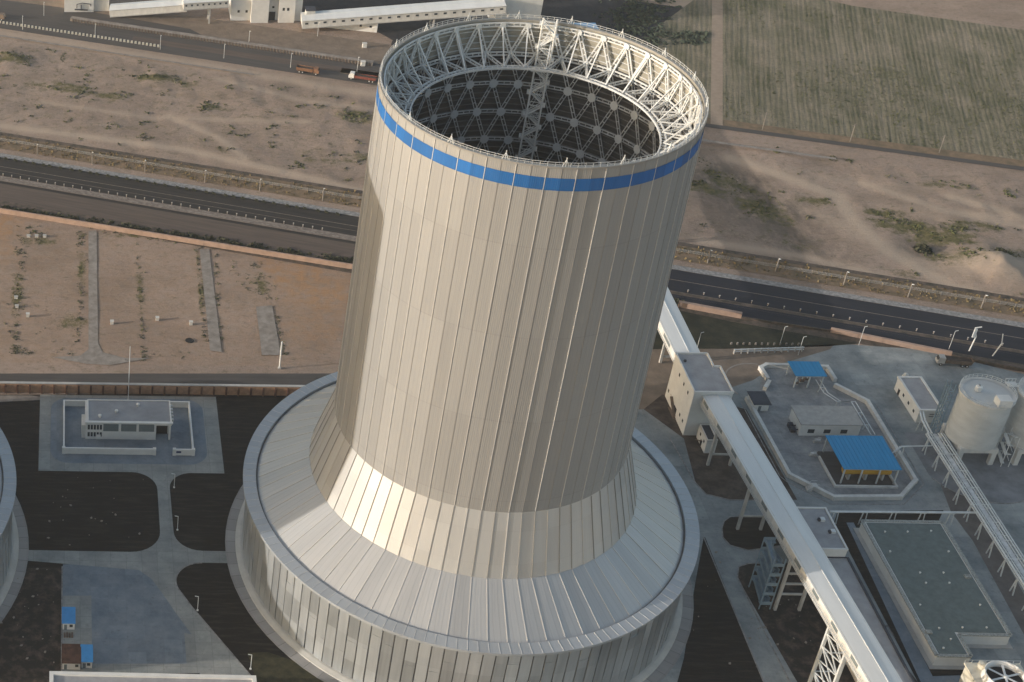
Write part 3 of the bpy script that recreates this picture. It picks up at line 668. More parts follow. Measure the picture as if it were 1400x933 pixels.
# hanging stair cage
sxx, syy = 9.4, 32.6; an = math.atan2(syy, sxx); ux, uy = -math.sin(an), math.cos(an); ox, oy = -math.cos(an), -math.sin(an)
stair_m = mat('bright_galvanised', (.78, .78, .75), .6, 0, .06, .5)
def sp_(u, o_, z): return (sxx+ux*u+ox*o_, syy+uy*u+oy*o_, z)
b = MB()
for u in (-1.7, 1.7):
    for o_ in (-1., 1.): b.bar(sp_(u, o_, 88), sp_(u, o_, 155), .36)
for z in np.arange(88, 155, 3.3):
    b.box(0, 0, 0, 0, 0, 0) if False else None
    for u in (-1.3, 1.3): b.bar(sp_(u, -1, z), sp_(u, 1, z), .18)
    for o_ in (-1, 1): b.bar(sp_(-1.3, o_, z), sp_(1.3, o_, z), .18)
b.build('stair_cage', stair_m, tower)
for k, z in enumerate(np.arange(88, 153, 3.3)):
    b = MB(); s = 1 if k % 2 else -1
    a_, c_ = (-1.2*1, 1.2*1); lo = -.45 if s > 0 else .45
    b.bar(sp_(-1.9*s, lo, z+.1), sp_(1.9*s, lo, z+3.2), 1.1, .3); b.bar(sp_(-1.9*s, lo-.55, z+1.1), sp_(1.9*s, lo-.55, z+4.2), .16); b.bar(sp_(-1.9*s, lo+.55, z+1.1), sp_(1.9*s, lo+.55, z+4.2), .16)
    b.bar(sp_(-2.6*s, 0, z), sp_(-1.3*s, 0, z), 2.2, .3); b.bar(sp_(1.3*s, 0, z+3.2), sp_(2.5*s, 0, z+3.2), 2.2, .3)
    b.build('stair_flight', stair_m, tower)

# ------------------------------------------------------------------ buildings helpers
def windows(parent, face, fixed, spans, zspans, m=None, depth=.12, name='window', frame=True):
    """face 'x-','x+','y-','y+'; spans list of (a0,a1) along the wall; zspans (z0,z1)"""
    for (a0, a1) in spans:
        for (z0, z1) in zspans:
            b = MB(); f = MB(); e = depth; s = -1 if face[1] == '-' else 1
            w = min(.14, (a1-a0)*.15)
            if face[0] == 'x':
                b.box(min(fixed, fixed+s*.03), max(fixed, fixed+s*.03), a0, a1, z0, z1)
                lo, hi = sorted((fixed-.01*s, fixed+s*e))
                for q in ((a0-w, a0, z0-w, z1+w), (a1, a1+w, z0-w, z1+w), (a0, a1, z0-w, z0), (a0, a1, z1, z1+w)): f.box(lo, hi, *q)
            else:
                b.box(a0, a1, min(fixed, fixed+s*.03), max(fixed, fixed+s*.03), z0, z1)
                lo, hi = sorted((fixed-.01*s, fixed+s*e))
                for q in ((a0-w, a0, z0-w, z1+w), (a1, a1+w, z0-w, z1+w), (a0, a1, z0-w, z0), (a0, a1, z1, z1+w)): f.box(q[0], q[1], lo, hi, q[2], q[3])
            o = b.build(name, m or M['glass'], parent)
            if frame: 
                fo = f.build('frame', M['white'], o)
def parapet_block(name, label, cat, x0, x1, y0, y1, h, wm, rm, par=.5, pw=.35, eave=0, group=None):
    t = thing(name, label, cat, ((x0+x1)/2, (y0+y1)/2, 0), group)
    MB().box(x0, x1, y0, y1, 0, h-.02).build('wall', wm, t)
    MB().box(x0+pw, x1-pw, y0+pw, y1-pw, h-.1, h+.05).build('roof', rm, t)
    if par:
        b = MB(); e = eave
        b.box(x0-e, x1+e, y0-e, y0+pw, h-.3, h+par); b.box(x0-e, x1+e, y1-pw, y1+e, h-.3, h+par)
        b.box(x0-e, x0+pw, y0+pw, y1-pw, h-.3, h+par); b.box(x1-pw, x1+e, y0+pw, y1-pw, h-.3, h+par)
        b.build('parapet', wm, t)
    return t
def vent(parent, x, y, z, r_=.45, h=.7):
    b = MB(); b.lathe([(r_*.6, 0), (r_*.6, h*.6), (r_, h*.6), (r_, h), (0.01, h*1.25)], 10, 0, cx=x, cy=y)
    b.v = [(v[0], v[1], v[2]+z) for v in b.v]; return b.build('roof_vent', M['white'], parent)

# --- guard house
gx0, gx1, gy0, gy1, gh = -106, -83.8, 51.0, 62.2, 6.9
t = thing('guard_house', 'two storey white flat roofed guard house inside the low walled court', 'building', (-93, 56, 0))
MB().box(gx0, gx1, gy0, gy1, 0, gh).build('wall', M['white'], t)
b = MB(); b.box(gx1+.01, -79.2, gy0+3.2, gy1, 0, gh-.02); b.build('wall', M['white2'], t)
b = MB(); b.box(gx1+.01, -79.0, gy0, gy0+3.2, gh-1.0, gh-.02); b.box(-79.8, -79.2, gy0+.1, gy0+.7, 0, gh-1.0); b.build('porch', M['white'], t)
MB().box(gx0+1., -79.4, gy0+.4, gy1-.3, gh, gh+.12).build('roof', mat('guard_roof', (.27, .28, .30), .9, 0, .15, .2), t)
b = MB(); b.box(gx0-.2, -78.6, gy0-.5, gy0+.4, gh, gh+.35); b.box(gx0+.6, gx0+1, gy0+.4, gy1, gh, gh+.35); b.box(-79.4, -79.0, gy0+.4, gy1, gh, gh+.35); b.box(gx0+1, -79.4, gy1-.3, gy1, gh, gh+.35); b.build('parapet', M['white'], t)
windows(t, 'y-', gy0, [(-100.4+i*5.6, -95.6+i*5.6) for i in range(3)], [(3.4, 6.3)], M['glass2'], .25)
windows(t, 'y-', gy0, [(-105.3+i*.95, -104.6+i*.95) for i in range(5)], [(1.2, 2.9), (4.0, 5.9)], M['glass'], .1, frame=False)
b = MB(); b.box(gx1+.3, -80, gy0+3.1, gy0+3.2, .1, 5.6); b.build('door', M['dark'], t)
b = MB(); b.box(-102.6, -101.2, gy0-1.1, gy0, .9, 2.0); b.build('bay', M['white'], t)
b = MB(); b.box(gx0-1.2, gx0, gy0+.5, gy0+6, 0, gh-1.6); b.build('side_stair_wall', M['white2'], t)
for i in range(5): MB().box(-79.0, -78.3, gy0+2+i*1.7, gy0+2.9+i*1.7, gh-.9, gh-.1).build('condenser', M['white2'], t)
for p in ((-101.5, 53.5), (-96.2, 56), (-89.3, 59.4)): vent(t, p[0], p[1], gh+.1, .55, .9)
# court wall
t = thing('court_wall', 'low white wall with a gate gap around the guard house', 'wall', (-92, 56, 0))
b = MB(); h = 2.4
b.box(-113, -84.2, 43.6, 44.1, 0, h); b.box(-78.6, -72.2, 43.6, 44.1, 0, h); b.box(-113, -112.5, 44.1, 68, 0, h); b.box(-72.7, -72.2, 44.1, 68, 0, h); b.box(-112.5, -72.7, 67.5, 68, 0, h)
b.build('wall_panel', M['white'], t)
b = MB()
for p in ((-84.5, 43.85), (-78.3, 43.85), (-72.4, 43.85), (-112.8, 43.85)): b.box(p[0]-.5, p[0]+.5, p[1]-.45, p[1]+.45, 0, h+.25)
b.build('gate_pier', M['white'], t)
MB().box(-77.7, -76.2, 43.5, 43.6, 1.1, 1.8).build('plaque', mat('blue_plaque', (.03, .05, .12)), t)
sheet('court_paving', [(-112.5, 44.1), (-72.7, 44.1), (-72.7, 67.5), (-112.5, 67.5)], .12, M['yard_blue'], px=False)
t = thing('flagpole', 'tall thin pale pole behind the guard house', 'pole', (-91.9, 71, 0))
b = MB(); b.bar((-91.9, 71, 0), (-91.9, 71, 22), .22, n=8); b.build('mast', M['white_metal'], t); MB().box(-92.3, -91.5, 70.6, 71.4, 0, .5).build('footing', M['conc'], t)
# retaining wall
t = thing('retaining_wall', 'long orange brick retaining wall with dark buttresses behind the guard house', 'wall', (-85, 73.6, 0))
b = MB(); b.box(-150, -103, 74.6, 75.2, 0, 3.6); b.box(-103, -30, 74.6, 75.2, 0, 3.6, 1); b.build('brick_face', [M['brick'], M['brick']], t)
MB().box(-150, -30, 74.5, 75.5, 3.6, 3.85).build('coping', M['conc'], t)
for i in range(30): MB().box(-148+i*4-.3, -148+i*4+.3, 74.0, 74.6, 0, 3.2).build('buttress', M['brick_dark'], t)
slab('plot_bank', [(-150, 75.2), (-30, 75.2), (-30, 84.3), (-150, 84.3)], .2, M['asph_grey'], px=False)

# --- site huts
def hut(name, label, x0, x1, y0, y1, h, roofm, wallm):
    t = thing(name, label, 'hut', ((x0+x1)/2, (y0+y1)/2, 0), 'site huts on the paved yard')
    MB().box(x0+.1, x1-.1, y0+.1, y1, 0, h-.1).build('wall', wallm, t)
    b = MB(); b.add([(x0-.15, y0-.2, h-.15), (x1+.15, y0-.2, h-.15), (x1+.15, y1+.2, h+.25), (x0-.15, y1+.2, h+.25), (x0-.15, y0-.2, h), (x1+.15, y0-.2, h), (x1+.15, y1+.2, h+.4), (x0-.15, y1+.2, h+.4)],
                       [(3, 2, 1, 0), (4, 5, 6, 7), (0, 1, 5, 4), (1, 2, 6, 5), (2, 3, 7, 6), (3, 0, 4, 7)]); b.build('roof', roofm, t)
    MB().box(x0+.5, x0+1.3, y0+.05, y0+.1, 0, 2.0).build('door', M['glass2'], t)
    MB().box(x1-1.5, x1-.6, y0+.05, y0+.1, 1.1, 2.1).build('window', M['glass'], t)
hut('site_hut', 'small white hut with bright blue roof standing alone on the pale paving', -113, -109.5, -32.2, -26.6, 2.8, M['blue_hut'], M['white'])
hut('site_hut', 'white hut with rusty brown roof by the yard edge', -113, -108, -47, -40.6, 2.8, M['rust'], M['white'])
hut('site_hut', 'white hut with bright blue roof beside the brown roofed hut', -107.9, -104.8, -46.4, -40.7, 2.8, M['blue_hut'], M['white'])
t = thing('pallet_stack', 'dark pallets and scrap behind the lone blue roofed hut', 'pallets', (-111.5, -34, 0))
for i in range(4):
    MB().box(-112.6+i*.7, -112.1+i*.7, -35.2, -33.6, .12, .5+.25*(i % 2)).build('pallet', M['brown_metal'], t)
# bottom building parapet
t = thing('flat_roofed_building', 'white parapet of a flat roofed building at the bottom left edge', 'building', (-89, -62, 0))
MB().box(-116, -62, -75, -52.2, 0, 4).build('wall', M['white'], t); 
MB().box(-115.3, -62.7, -74, -53, 4, 4.1).build('roof', M['groof'], t)
b = MB(); b.box(-116.4, -61.6, -53, -51.9, 4, 4.7); b.box(-116.4, -115.3, -75, -53, 4, 4.7); b.box(-62.7, -61.6, -75, -53, 4, 4.7); b.build('parapet', M['white'], t)

# --- conveyor galleries
def gallery(name, label, p0, p1, w, h, windows_n, legs, group=None, walk=True, roofm=None, wins='left'):
    """p0,p1: roof centreline points (x,y,z)"""
    p0, p1 = Vector(p0), Vector(p1); t = thing(name, label, 'conveyor gallery', (p0.x, p0.y, 0), group)
    d = (p1-p0); L = d.length; d.normalize(); s = Vector((d.y, -d.x, 0)).normalized()  # s: right-hand side looking p0->p1
    upv = s.cross(d).normalized()
    if upv.z < 0: upv = -upv
    def q(a, b_, c): return p0+d*a+s*b_+upv*c
    def obox(b, a0, a1, b0, b1, c0, c1, mi=0):
        vsx = [q(a, bb, c) for c in (c0, c1) for a, bb in ((a0, b0), (a1, b0), (a1, b1), (a0, b1))]
        b.add(vsx, [(0, 1, 2, 3), (7, 6, 5, 4), (4, 5, 1, 0), (5, 6, 2, 1), (6, 7, 3, 2), (7, 4, 0, 3)], mi)
    b = MB(); obox(b, 0, L, -w/2+.25, w/2-.25, -h, -.35); b.build('wall', M['white2'], t)
    b = MB()
    vsx = [q(a, bb, c) for a in (0, L) for bb, c in ((-w/2-.1, -.55), (-w/2-.1, -.4), (-w*.05, 0), (w/2+.1, -.4), (w/2+.1, -.55))]
    b.add(vsx, [(0, 5, 6, 1), (1, 6, 7, 2), (2, 7, 8, 3), (3, 8, 9, 4), (4, 9, 5, 0), (0, 1, 2, 3, 4), (9, 8, 7, 6, 5)])
    b.bar(q(0, -w*.05, .05), q(L, -w*.05, .05), .25, .12)
    b.build('roof', roofm or M['white_metal'], t)
    b = MB(); obox(b, 0, L, -w/2, w/2, -h-.4, -h); b.build('deck', M['conc'], t)
    sides = []
    for k in range(windows_n):
        a = L*(k+.5)/windows_n
        for sd in (-1, 1):
            if w == 8 and sd > 0 and roofm is None and k % 2: continue
            b = MB(); lo, hi = sorted((sd*(w/2-.25), sd*(w/2-.18))); fr_ = .32 if w == 8 else .17; obox(b, a-L/windows_n*fr_, a+L/windows_n*fr_, lo, hi, -h*(.72 if w == 8 else .6), -h*.38)
            b.build('window', M['glass'] if w != 8 else M['glass2'], t)
    for (y, dx, hh) in legs:
        a = y
        c = q(a, 0, -h-.4)
        for sd in (-1, 1):
            top = q(a, sd*(w/2-.7), -h-.4); b = MB(); b.bar((top.x, top.y, 0), top, .75, .75); b.build('support_leg', M['conc'], t)
        b = MB()
        for zz in np.linspace(c.z*.3, c.z*.9, hh):
            A, B = q(a, -w/2+.7, 0), q(a, w/2-.7, 0); b.bar((A.x, A.y, zz), (B.x, B.y, zz), .5)
        b.build('cross_beam', M['conc'], t)
    return t, q, L
zg = lambda y: 16.6+.089*(55-y)
t, q, L = gallery('conveyor_gallery', 'long elevated white conveyor gallery climbing from the transfer house past the stair', (88, 57, zg(57)), (88, -110, zg(-110)), 8, 3.4, 26,
                  [(14, 0, 2), (43, 0, 2), (76, 0, 4), (130, 0, 3), (155, 0, 3)])
# outer walkway on its left side
b = MB()
for k in range(56):
    a = 3*k+1.; 
    b.bar(q(a, 4.4, -3.4), q(a, 4.4, -2.2), .1)
for c in (-3.4, -2.8, -2.2): b.bar(q(0, 4.4, c), q(L, 4.4, c), .12)
b.build('handrail', M['pipe'], t)
# lattice trestle
t = thing('lattice_trestle', 'white lattice steel trestle carrying the gallery near the bottom edge', 'trestle', (88, -52, 0))
zt = zg(-50)-4.0
for x in (84.6, 91.4):
    for y in (-46.5, -57):
        b = MB(); b.bar((x, y, 0), (x, y-.0, zg(y)-3.9), .7, .7); b.build('leg', M['pipe'], t)
b = MB()
for x in (84.6,):
    for k in range(5):
        z0, z1 = .5+k*4.6, .5+(k+1)*4.6
        b.bar((x, -46.5, z0), (x, -57, z1), .26); b.bar((x, -57, z0), (x, -46.5, z1), .26); b.bar((x, -46.5, z0), (x, -57, z0), .3)
for y in (-46.5, -57):
    for k in range(3): b.bar((84.6, y, 5+k*7), (91.4, y, 5+k*7), .25)
b.build('bracing', M['pipe'], t)
# zig-zag stair
t = thing('access_stair', 'blue grey zigzag steel stair tower climbing to the gallery', 'stair', (81.5, -14, 0))
lt = mat('blue_grey_steel', (.22, .30, .36), .6, .2)
for k in range(5):
    z0 = k*3.6; y0, y1 = -11.5, -17.5
    for s_, (xa_, ya, yb, za, zb) in enumerate(((82.7, y0, y1, z0, z0+1.8), (81.1, y1, y0, z0+1.8, z0+3.6))):
        b = MB(); b.bar((xa_, ya, za+.2), (xa_, yb, zb+.2), 1.3, .25)
        for e in (-.65, .65):
            b.add([(xa_+e, ya, za+.2), (xa_+e, yb, zb+.2), (xa_+e, yb, zb+1.2), (xa_+e, ya, za+1.2), (xa_+e+.06, ya, za+.2), (xa_+e+.06, yb, zb+.2), (xa_+e+.06, yb, zb+1.2), (xa_+e+.06, ya, za+1.2)],
                  [(0, 1, 2, 3), (7, 6, 5, 4), (3, 2, 6, 7), (0, 3, 7, 4), (1, 5, 6, 2)])
        b.build('stair_flight', lt, t)
    b = MB(); b.box(80.4, 83.4, y1-1.4, y1, z0+1.7, z0+1.9); b.box(80.4, 83.4, y1-1.45, y1-1.4, z0+1.9, z0+2.9); b.build('landing', lt, t)
    b = MB(); b.box(80.4, 83.4, y0, y0+1.2, z0+3.5, z0+3.7); b.box(80.4, 83.4, y0+1.2, y0+1.25, z0+3.7, z0+4.7); b.build('landing', lt, t)
for x in (80.4, 83.4):
    for y in (-10.3, -18.9): MB().bar((x, y, 0), (x, y, 19), .25).build('post', lt, t)
# far gallery
gallery('conveyor_gallery', 'white conveyor gallery running from behind the tower to the transfer house', (88, 290, 12.6), (88, 77.2, 12.6), 8, 3.6, 20,
        [(30, 0, 2), (75, 0, 2), (125, 0, 2), (165, 0, 2), (195, 0, 2)])
# transfer house
t = thing('transfer_house', 'tall white conveyor transfer house with notched flat roof', 'building', (87, 67, 0))
P = [(81.3, 57), (93, 57), (93, 70.2), (91, 70.2), (91, 77), (81.3, 77)]
MB().prism(P, 0, 17).build('wall', M['white'], t)
MB().prism([(81.7, 57.4), (92.6, 57.4), (92.6, 69.8), (90.6, 69.8), (90.6, 76.6), (81.7, 76.6)], 17, 17.1).build('roof', M['groof'], t)
b = MB(); Pl = P+[P[0]]
for p_, q_ in zip(Pl, Pl[1:]): b.bar((p_[0], p_[1], 17.2), (q_[0], q_[1], 17.2), .45, .8)
b.build('parapet', M['white'], t)
windows(t, 'x-', 81.3, [(61, 61.9), (65.3, 66.2), (70, 70.9)], [(13, 14.2)], M['dark'])
windows(t, 'x-', 81.3, [(59.5, 60.4), (62.5, 63.4), (74.8, 75.7)], [(3, 4.1)], M['dark'])
b = MB(); b.box(80.5, 81.3, 65, 71, 0, .3); b.bar((80.8, 71, 4.5), (80.8, 65.5, .8), .9, .2); b.bar((80.4, 71, 5.5), (80.4, 65.5, 1.8), .1); b.build('outside_stair', M['brown_metal'], t)
MB().box(81.25, 81.3, 66, 68.4, .1, 3.2).build('door', M['dark'], t)
MB().box(82.6, 83.3, 72.6, 73.2, 17.1, 17.7).build('roof_hatch', M['dark_roof'], t)
t = parapet_block('switch_room', 'small white block with dark roof beside the transfer house foot', 'building', 85.2, 88.4, 48.4, 56.4, 5, M['white'], M['dark_roof'], .25)
windows(t, 'x-', 85.2, [(50, 50.9), (53.5, 54.4)], [(2.6, 3.6)], M['dark'])
MB().box(85.15, 85.2, 51.6, 52.8, 0, 2.2).build('door', M['dark'], t)
MB().bar((84.7, 54.8, .2), (84.7, 51.5, 2.4), .7, .15).build('outside_stair', M['brown_metal'], t)

# --- compound
t = thing('compound_wall', 'low white many sided wall around the pump compound', 'wall', (125, 60, 0))
for pts in ([(116.3, 86.1), (116, 91.6), (118.4, 93.2), (137.6, 92.4), (137.8, 86)], [(137, 82.6), (143.9, 74.4), (143.9, 36), (136.7, 28.4), (117, 27.7), (107.3, 37.9), (106.6, 75.1)], [(114.1, 81.0), (116.2, 84.0)]):
    b = MB()
    for a, c in zip(pts, pts[1:]):
        a, c = Vector(a), Vector(c); d = (c-a).normalized(); a = a-d*.5; c = c+d*.5; s = Vector((-d.y, d.x))*.55
        b.prism([tuple(a-s), tuple(c-s), tuple(c+s), tuple(a+s)], 0, 1.5+.004*random.random()*5)
    b.build('wall_run', M['white2'], t)
def canopy(name, label, x0, x1, y0, y1, z0, z1, nx_, m):
    t = thing(name, label, 'canopy', ((x0+x1)/2, (y0+y1)/2, 0), 'blue canopies in the pump compound')
    b = MB(); b.add([(x0, y0, z0), (x1, y0, z0), (x1, y1, z1), (x0, y1, z1), (x0, y0, z0+.15), (x1, y0, z0+.15), (x1, y1, z1+.15), (x0, y1, z1+.15)],
                    [(3, 2, 1, 0), (4, 5, 6, 7), (0, 1, 5, 4), (1, 2, 6, 5), (2, 3, 7, 6), (3, 0, 4, 7)])
    k = int((x1-x0)/1.2)
    for i in range(k+1):
        x = x0+(x1-x0)*i/k; b.bar((x, y0, z0+.19), (x, y1, z1+.19), .1)
    b.build('roof', m, t)
    for i in range(nx_):
        x = x0+.7+(x1-x0-1.4)*i/(nx_-1)
        for y, z in ((y0+.5, z0), (y1-.5, z1)): MB().bar((x, y, 0), (x, y, z), .38).build('post', M['pipe'], t)
    for y, z in ((y0+.5, z0-.25), (y1-.5, z1-.25)): MB().bar((x0+.5, y, z), (x1-.5, y, z), .28, .4).build('beam', M['pipe'], t)
    return t
canopy('canopy', 'large bright blue flat canopy on white posts', 121, 138, 34.6, 50.3, 6, 6.2, 4, M['blue_roof'])
canopy('canopy', 'small bright blue canopy on thin posts at the back of the compound', 123, 132.8, 81.8, 89.6, 5, 5.1, 3, M['blue_roof'])
t = thing('chemical_tank', 'yellow horizontal tank under the large blue canopy', 'tank', (129, 41, 0))
b = MB(); b.bar((122.6, 37.4, 3.6), (136.2, 37.4, 3.6), 2.8, n=16); b.build('shell', M['yellow'], t)
for x in (124.5, 129.5, 134.5): MB().box(x-.3, x+.3, 36.6, 38.2, .1, 2.7).build('saddle', M['conc'], t)
t = thing('bund_wall', 'low pale bund wall around the large canopy floor', 'wall', (129, 42, 0))
b = MB(); b.box(119.2, 137.8, 33.0, 33.5, 0, .9); b.box(119.2, 119.7, 33.5, 47, 0, .9); b.box(137.3, 137.8, 33.5, 47, 0, .9); b.build('wall_run', M['white2'], t)
sheet('bund_floor', [(119.7, 33.5), (137.3, 33.5), (137.3, 50), (119.7, 50)], .14, M['asph_grey'], px=False)
for k, (x, y, w, hgt) in enumerate(((127, 85, 1.2, 1.6), (129, 86, 1.6, 1.2), (125, 84, 1., 1.3))):
    t = thing('pump', ['rusty pump set under the small blue canopy, middle one', 'wider pump set under the small blue canopy, by its right post', 'pump set under the small blue canopy, by its left post'][k], 'pump', (x, y, 0), 'pumps under the small canopy')
    b = MB(); b.bar((x-w/2, y, hgt*.6), (x+w/2, y, hgt*.6), hgt*.7, n=10); b.build('casing', M['brown_metal'], t); MB().box(x-w/2, x+w/2, y-.5, y+.5, 0, hgt*.25).build('plinth', M['conc'], t)
    MB().bar((x, y, hgt*.6), (x, y, hgt*1.5), .3, n=8).build('outlet', M['pipe'], t)
t = parapet_block('pump_house', 'long low white pump house with three dark windows', 'building', 116.9, 135, 57.6, 66.4, 4.6, M['white'], M['groof'], 0)
b = MB(); b.box(116.5, 135.4, 57.2, 66.8, 4.6, 4.9); b.build('roof_slab', mat('pale_slab', (.36, .35, .33), .9), t)
windows(t, 'y-', 57.6, [(119.3, 121.3), (124.2, 126.2), (129.3, 131.3)], [(1.2, 2.7)], M['glass'])
b = MB()
for y in (59, 61): b.bar((114.8, y, .5), (116.9, y, 1.5), .3); b.box(115, 116.4, y, y+1.6, 0, 1.5)
b.build('pump_motor', M['dark_roof'], t)
t = parapet_block('valve_shed', 'little shed with black roof in the compound corner', 'shed', 106.9, 111.4, 69.8, 75.8, 2.8, M['white'], M['dark_roof'], 0)
MB().box(106.4, 111.9, 69.3, 76.3, 2.8, 3.0).build('roof_slab', M['dark_roof'], t)
MB().box(108.2, 109.1, 69.75, 69.8, 0, 2).build('door', M['glass2'], t)
t = thing('stair_stile', 'pale steel stile over the compound wall at its near left corner', 'stile', (111.5, 32.8, 0))
b = MB(); 
for k in range(4): b.box(110.6+k*.35, 111+k*.35, 31.2, 33.0, 0, .5+.35*k)
b.box(112, 113.6, 31.4, 33.2, 1.5, 1.7); b.build('step', M['white2'], t)
b = MB()
for y in (31.2, 33.1): b.path([(110.6, y, 1.2), (112, y, 2.7), (113.6, y, 2.7)], .09)
b.build('handrail', M['pipe'], t)
for k, (x, y) in enumerate(((125, 54.3), (121.5, 54.6), (118, 48))):
    t = thing('equipment_skid', ['grey equipment skid between pump house and large canopy', 'smaller equipment skid in front of the pump house windows', 'low equipment frame left of the large canopy'][k], 'equipment', (x, y, 0), 'equipment skids in the compound')
    b = MB(); b.box(x-1.2, x+1.2, y-.6, y+.6, .1, .4); b.build('base', M['conc'], t)
    b = MB(); b.bar((x-.8, y, .9), (x+.8, y, .9), .9, n=10); b.path([(x, y, .9), (x, y, 1.8), (x+.9, y, 1.8), (x+.9, y, .3)], .2); b.build('vessel', M['steel_in'], t)
# pipe runs in the compound
def pipe_run(name, label, pts, w, posts, m=None, group=None, two=0.):
    t = thing(name, label, 'pipe', (pts[0][0], pts[0][1], 0), group)
    for o_ in ((-two/2, two/2) if two else (0,)):
        b = MB(); pp = [(p[0]+o_, p[1]+o_*.0, p[2]) for p in pts]; b.path(pp, w, 0, 8); b.build('pipe_line', m or M['pipe'], t)
    for p in posts:
        b = MB(); e = .9
        b.bar((p[0]-e, p[1], 0), (p[0]-e*.6, p[1], p[2]), .22); b.bar((p[0]+e, p[1], 0), (p[0]+e*.6, p[1], p[2]), .22); b.bar((p[0]-e, p[1], p[2]), (p[0]+e, p[1], p[2]), .22); b.build('support_frame', M['pipe'], t)
    return t
pipe_run('pipe_run', 'zigzag run of twin white pipes from the small canopy round the pump house', [(131.5, 84, 2), (131.5, 77, 2.2), (134, 72.5, 2.2), (138.5, 72.5, 2.2), (138.5, 56, 2.2)], .3, [(131.5, 80, 2), (134.2, 72.5, 2), (138.5, 67, 2), (138.5, 61, 2)], two=1.3)
pipe_run('pipe_run', 'single white pipe crossing over the compound wall to the rack', [(139.5, 45.5, 3), (143, 47, 5), (152, 47.5, 5), (154.5, 50, 6)], .4, [(143.2, 47, 4.8)])
pipe_run('pipe_bridge', 'straight level white pipe bridge along the front of the works yard', [(111, 16.6, 5), (153, 17.2, 5)], .7, [(113+8.2*k, 16.8, 4.8) for k in range(5)], two=0)
# rack
t = thing('pipe_rack', 'long steel pipe rack of parallel white pipes running to the right edge', 'pipe rack', (154, 0, 0))
for x, w, z in ((152.2, .55, 6.4), (153.1, .35, 6.3), (155.4, .3, 6.3), (156.3, .4, 6.35), (157, .25, 6.3)):
    MB().bar((x, 52, z), (x, -60, z), w, n=8).build('pipe_line', M['pipe'], t)
for k in range(15):
    y = 50-k*7.6; b = MB()
    b.bar((151.8, y, 6), (157.2, y, 6), .25)
    for x in (152, 157): b.bar((x, y-.9, 0), (x, y, 6), .28); b.bar((x, y+.9, 0), (x, y, 6), .28); b.bar((x, y-.5, 3), (x, y+.5, 3), .2)
    b.build('trestle_frame', M['pipe'], t)
b = MB()
for x in (151.8, 157.3): b.bar((x, 52, 6), (x, -60, 6), .2, .35)
for k in range(28): b.bar((151.8, 52-k*4, 6), (157.3, 50-k*4, 6), .12)
b.build('side_girder', M['pipe'], t)
b = MB(); b.box(153.7, 155, -60, 52, 6.1, 6.15); b.build('walkway', M['steel_in'], t)
pipe_run('pipe_run', 'white pipe from the white control building down to the rack', [(156.3, 66, 4.5), (154.6, 60, 5), (153.2, 52, 6.2)], .55, [(155, 61, 4.6)], two=.9)
# white control building
t = parapet_block('control_building', 'white single storey building with framed grey roof beside the silos', 'building', 155.4, 162.6, 65, 82.2, 4.8, M['white'], M['groof'], .35, .5, .2)
windows(t, 'x-', 155.4, [(67.5, 68.6), (71.5, 72.6), (75.5, 76.6)], [(1.8, 2.8)], M['glass'])
MB().box(155.35, 155.4, 78.6, 79.8, 0, 2.2).build('door', M['dark'], t)
b = MB()
for z in (2.4, 3.3): b.box(158.8, 161.8, 64.9, 65, z, z+.25)
b.build('louvre', M['gap'], t)
t = thing('lidded_vessel', 'small round white vessel behind the control building', 'tank', (158.9, 84.4, 0))
b = MB(); b.lathe([(1., 0), (1., 3.8), (.75, 4.5), (.01, 4.8)], 14, cx=158.9, cy=84.4); b.build('shell', M['white2'], t, True)
MB().box(158.7, 159.1, 83.3, 83.45, 0, 3.8).build('ladder', M['steel_in'], t)

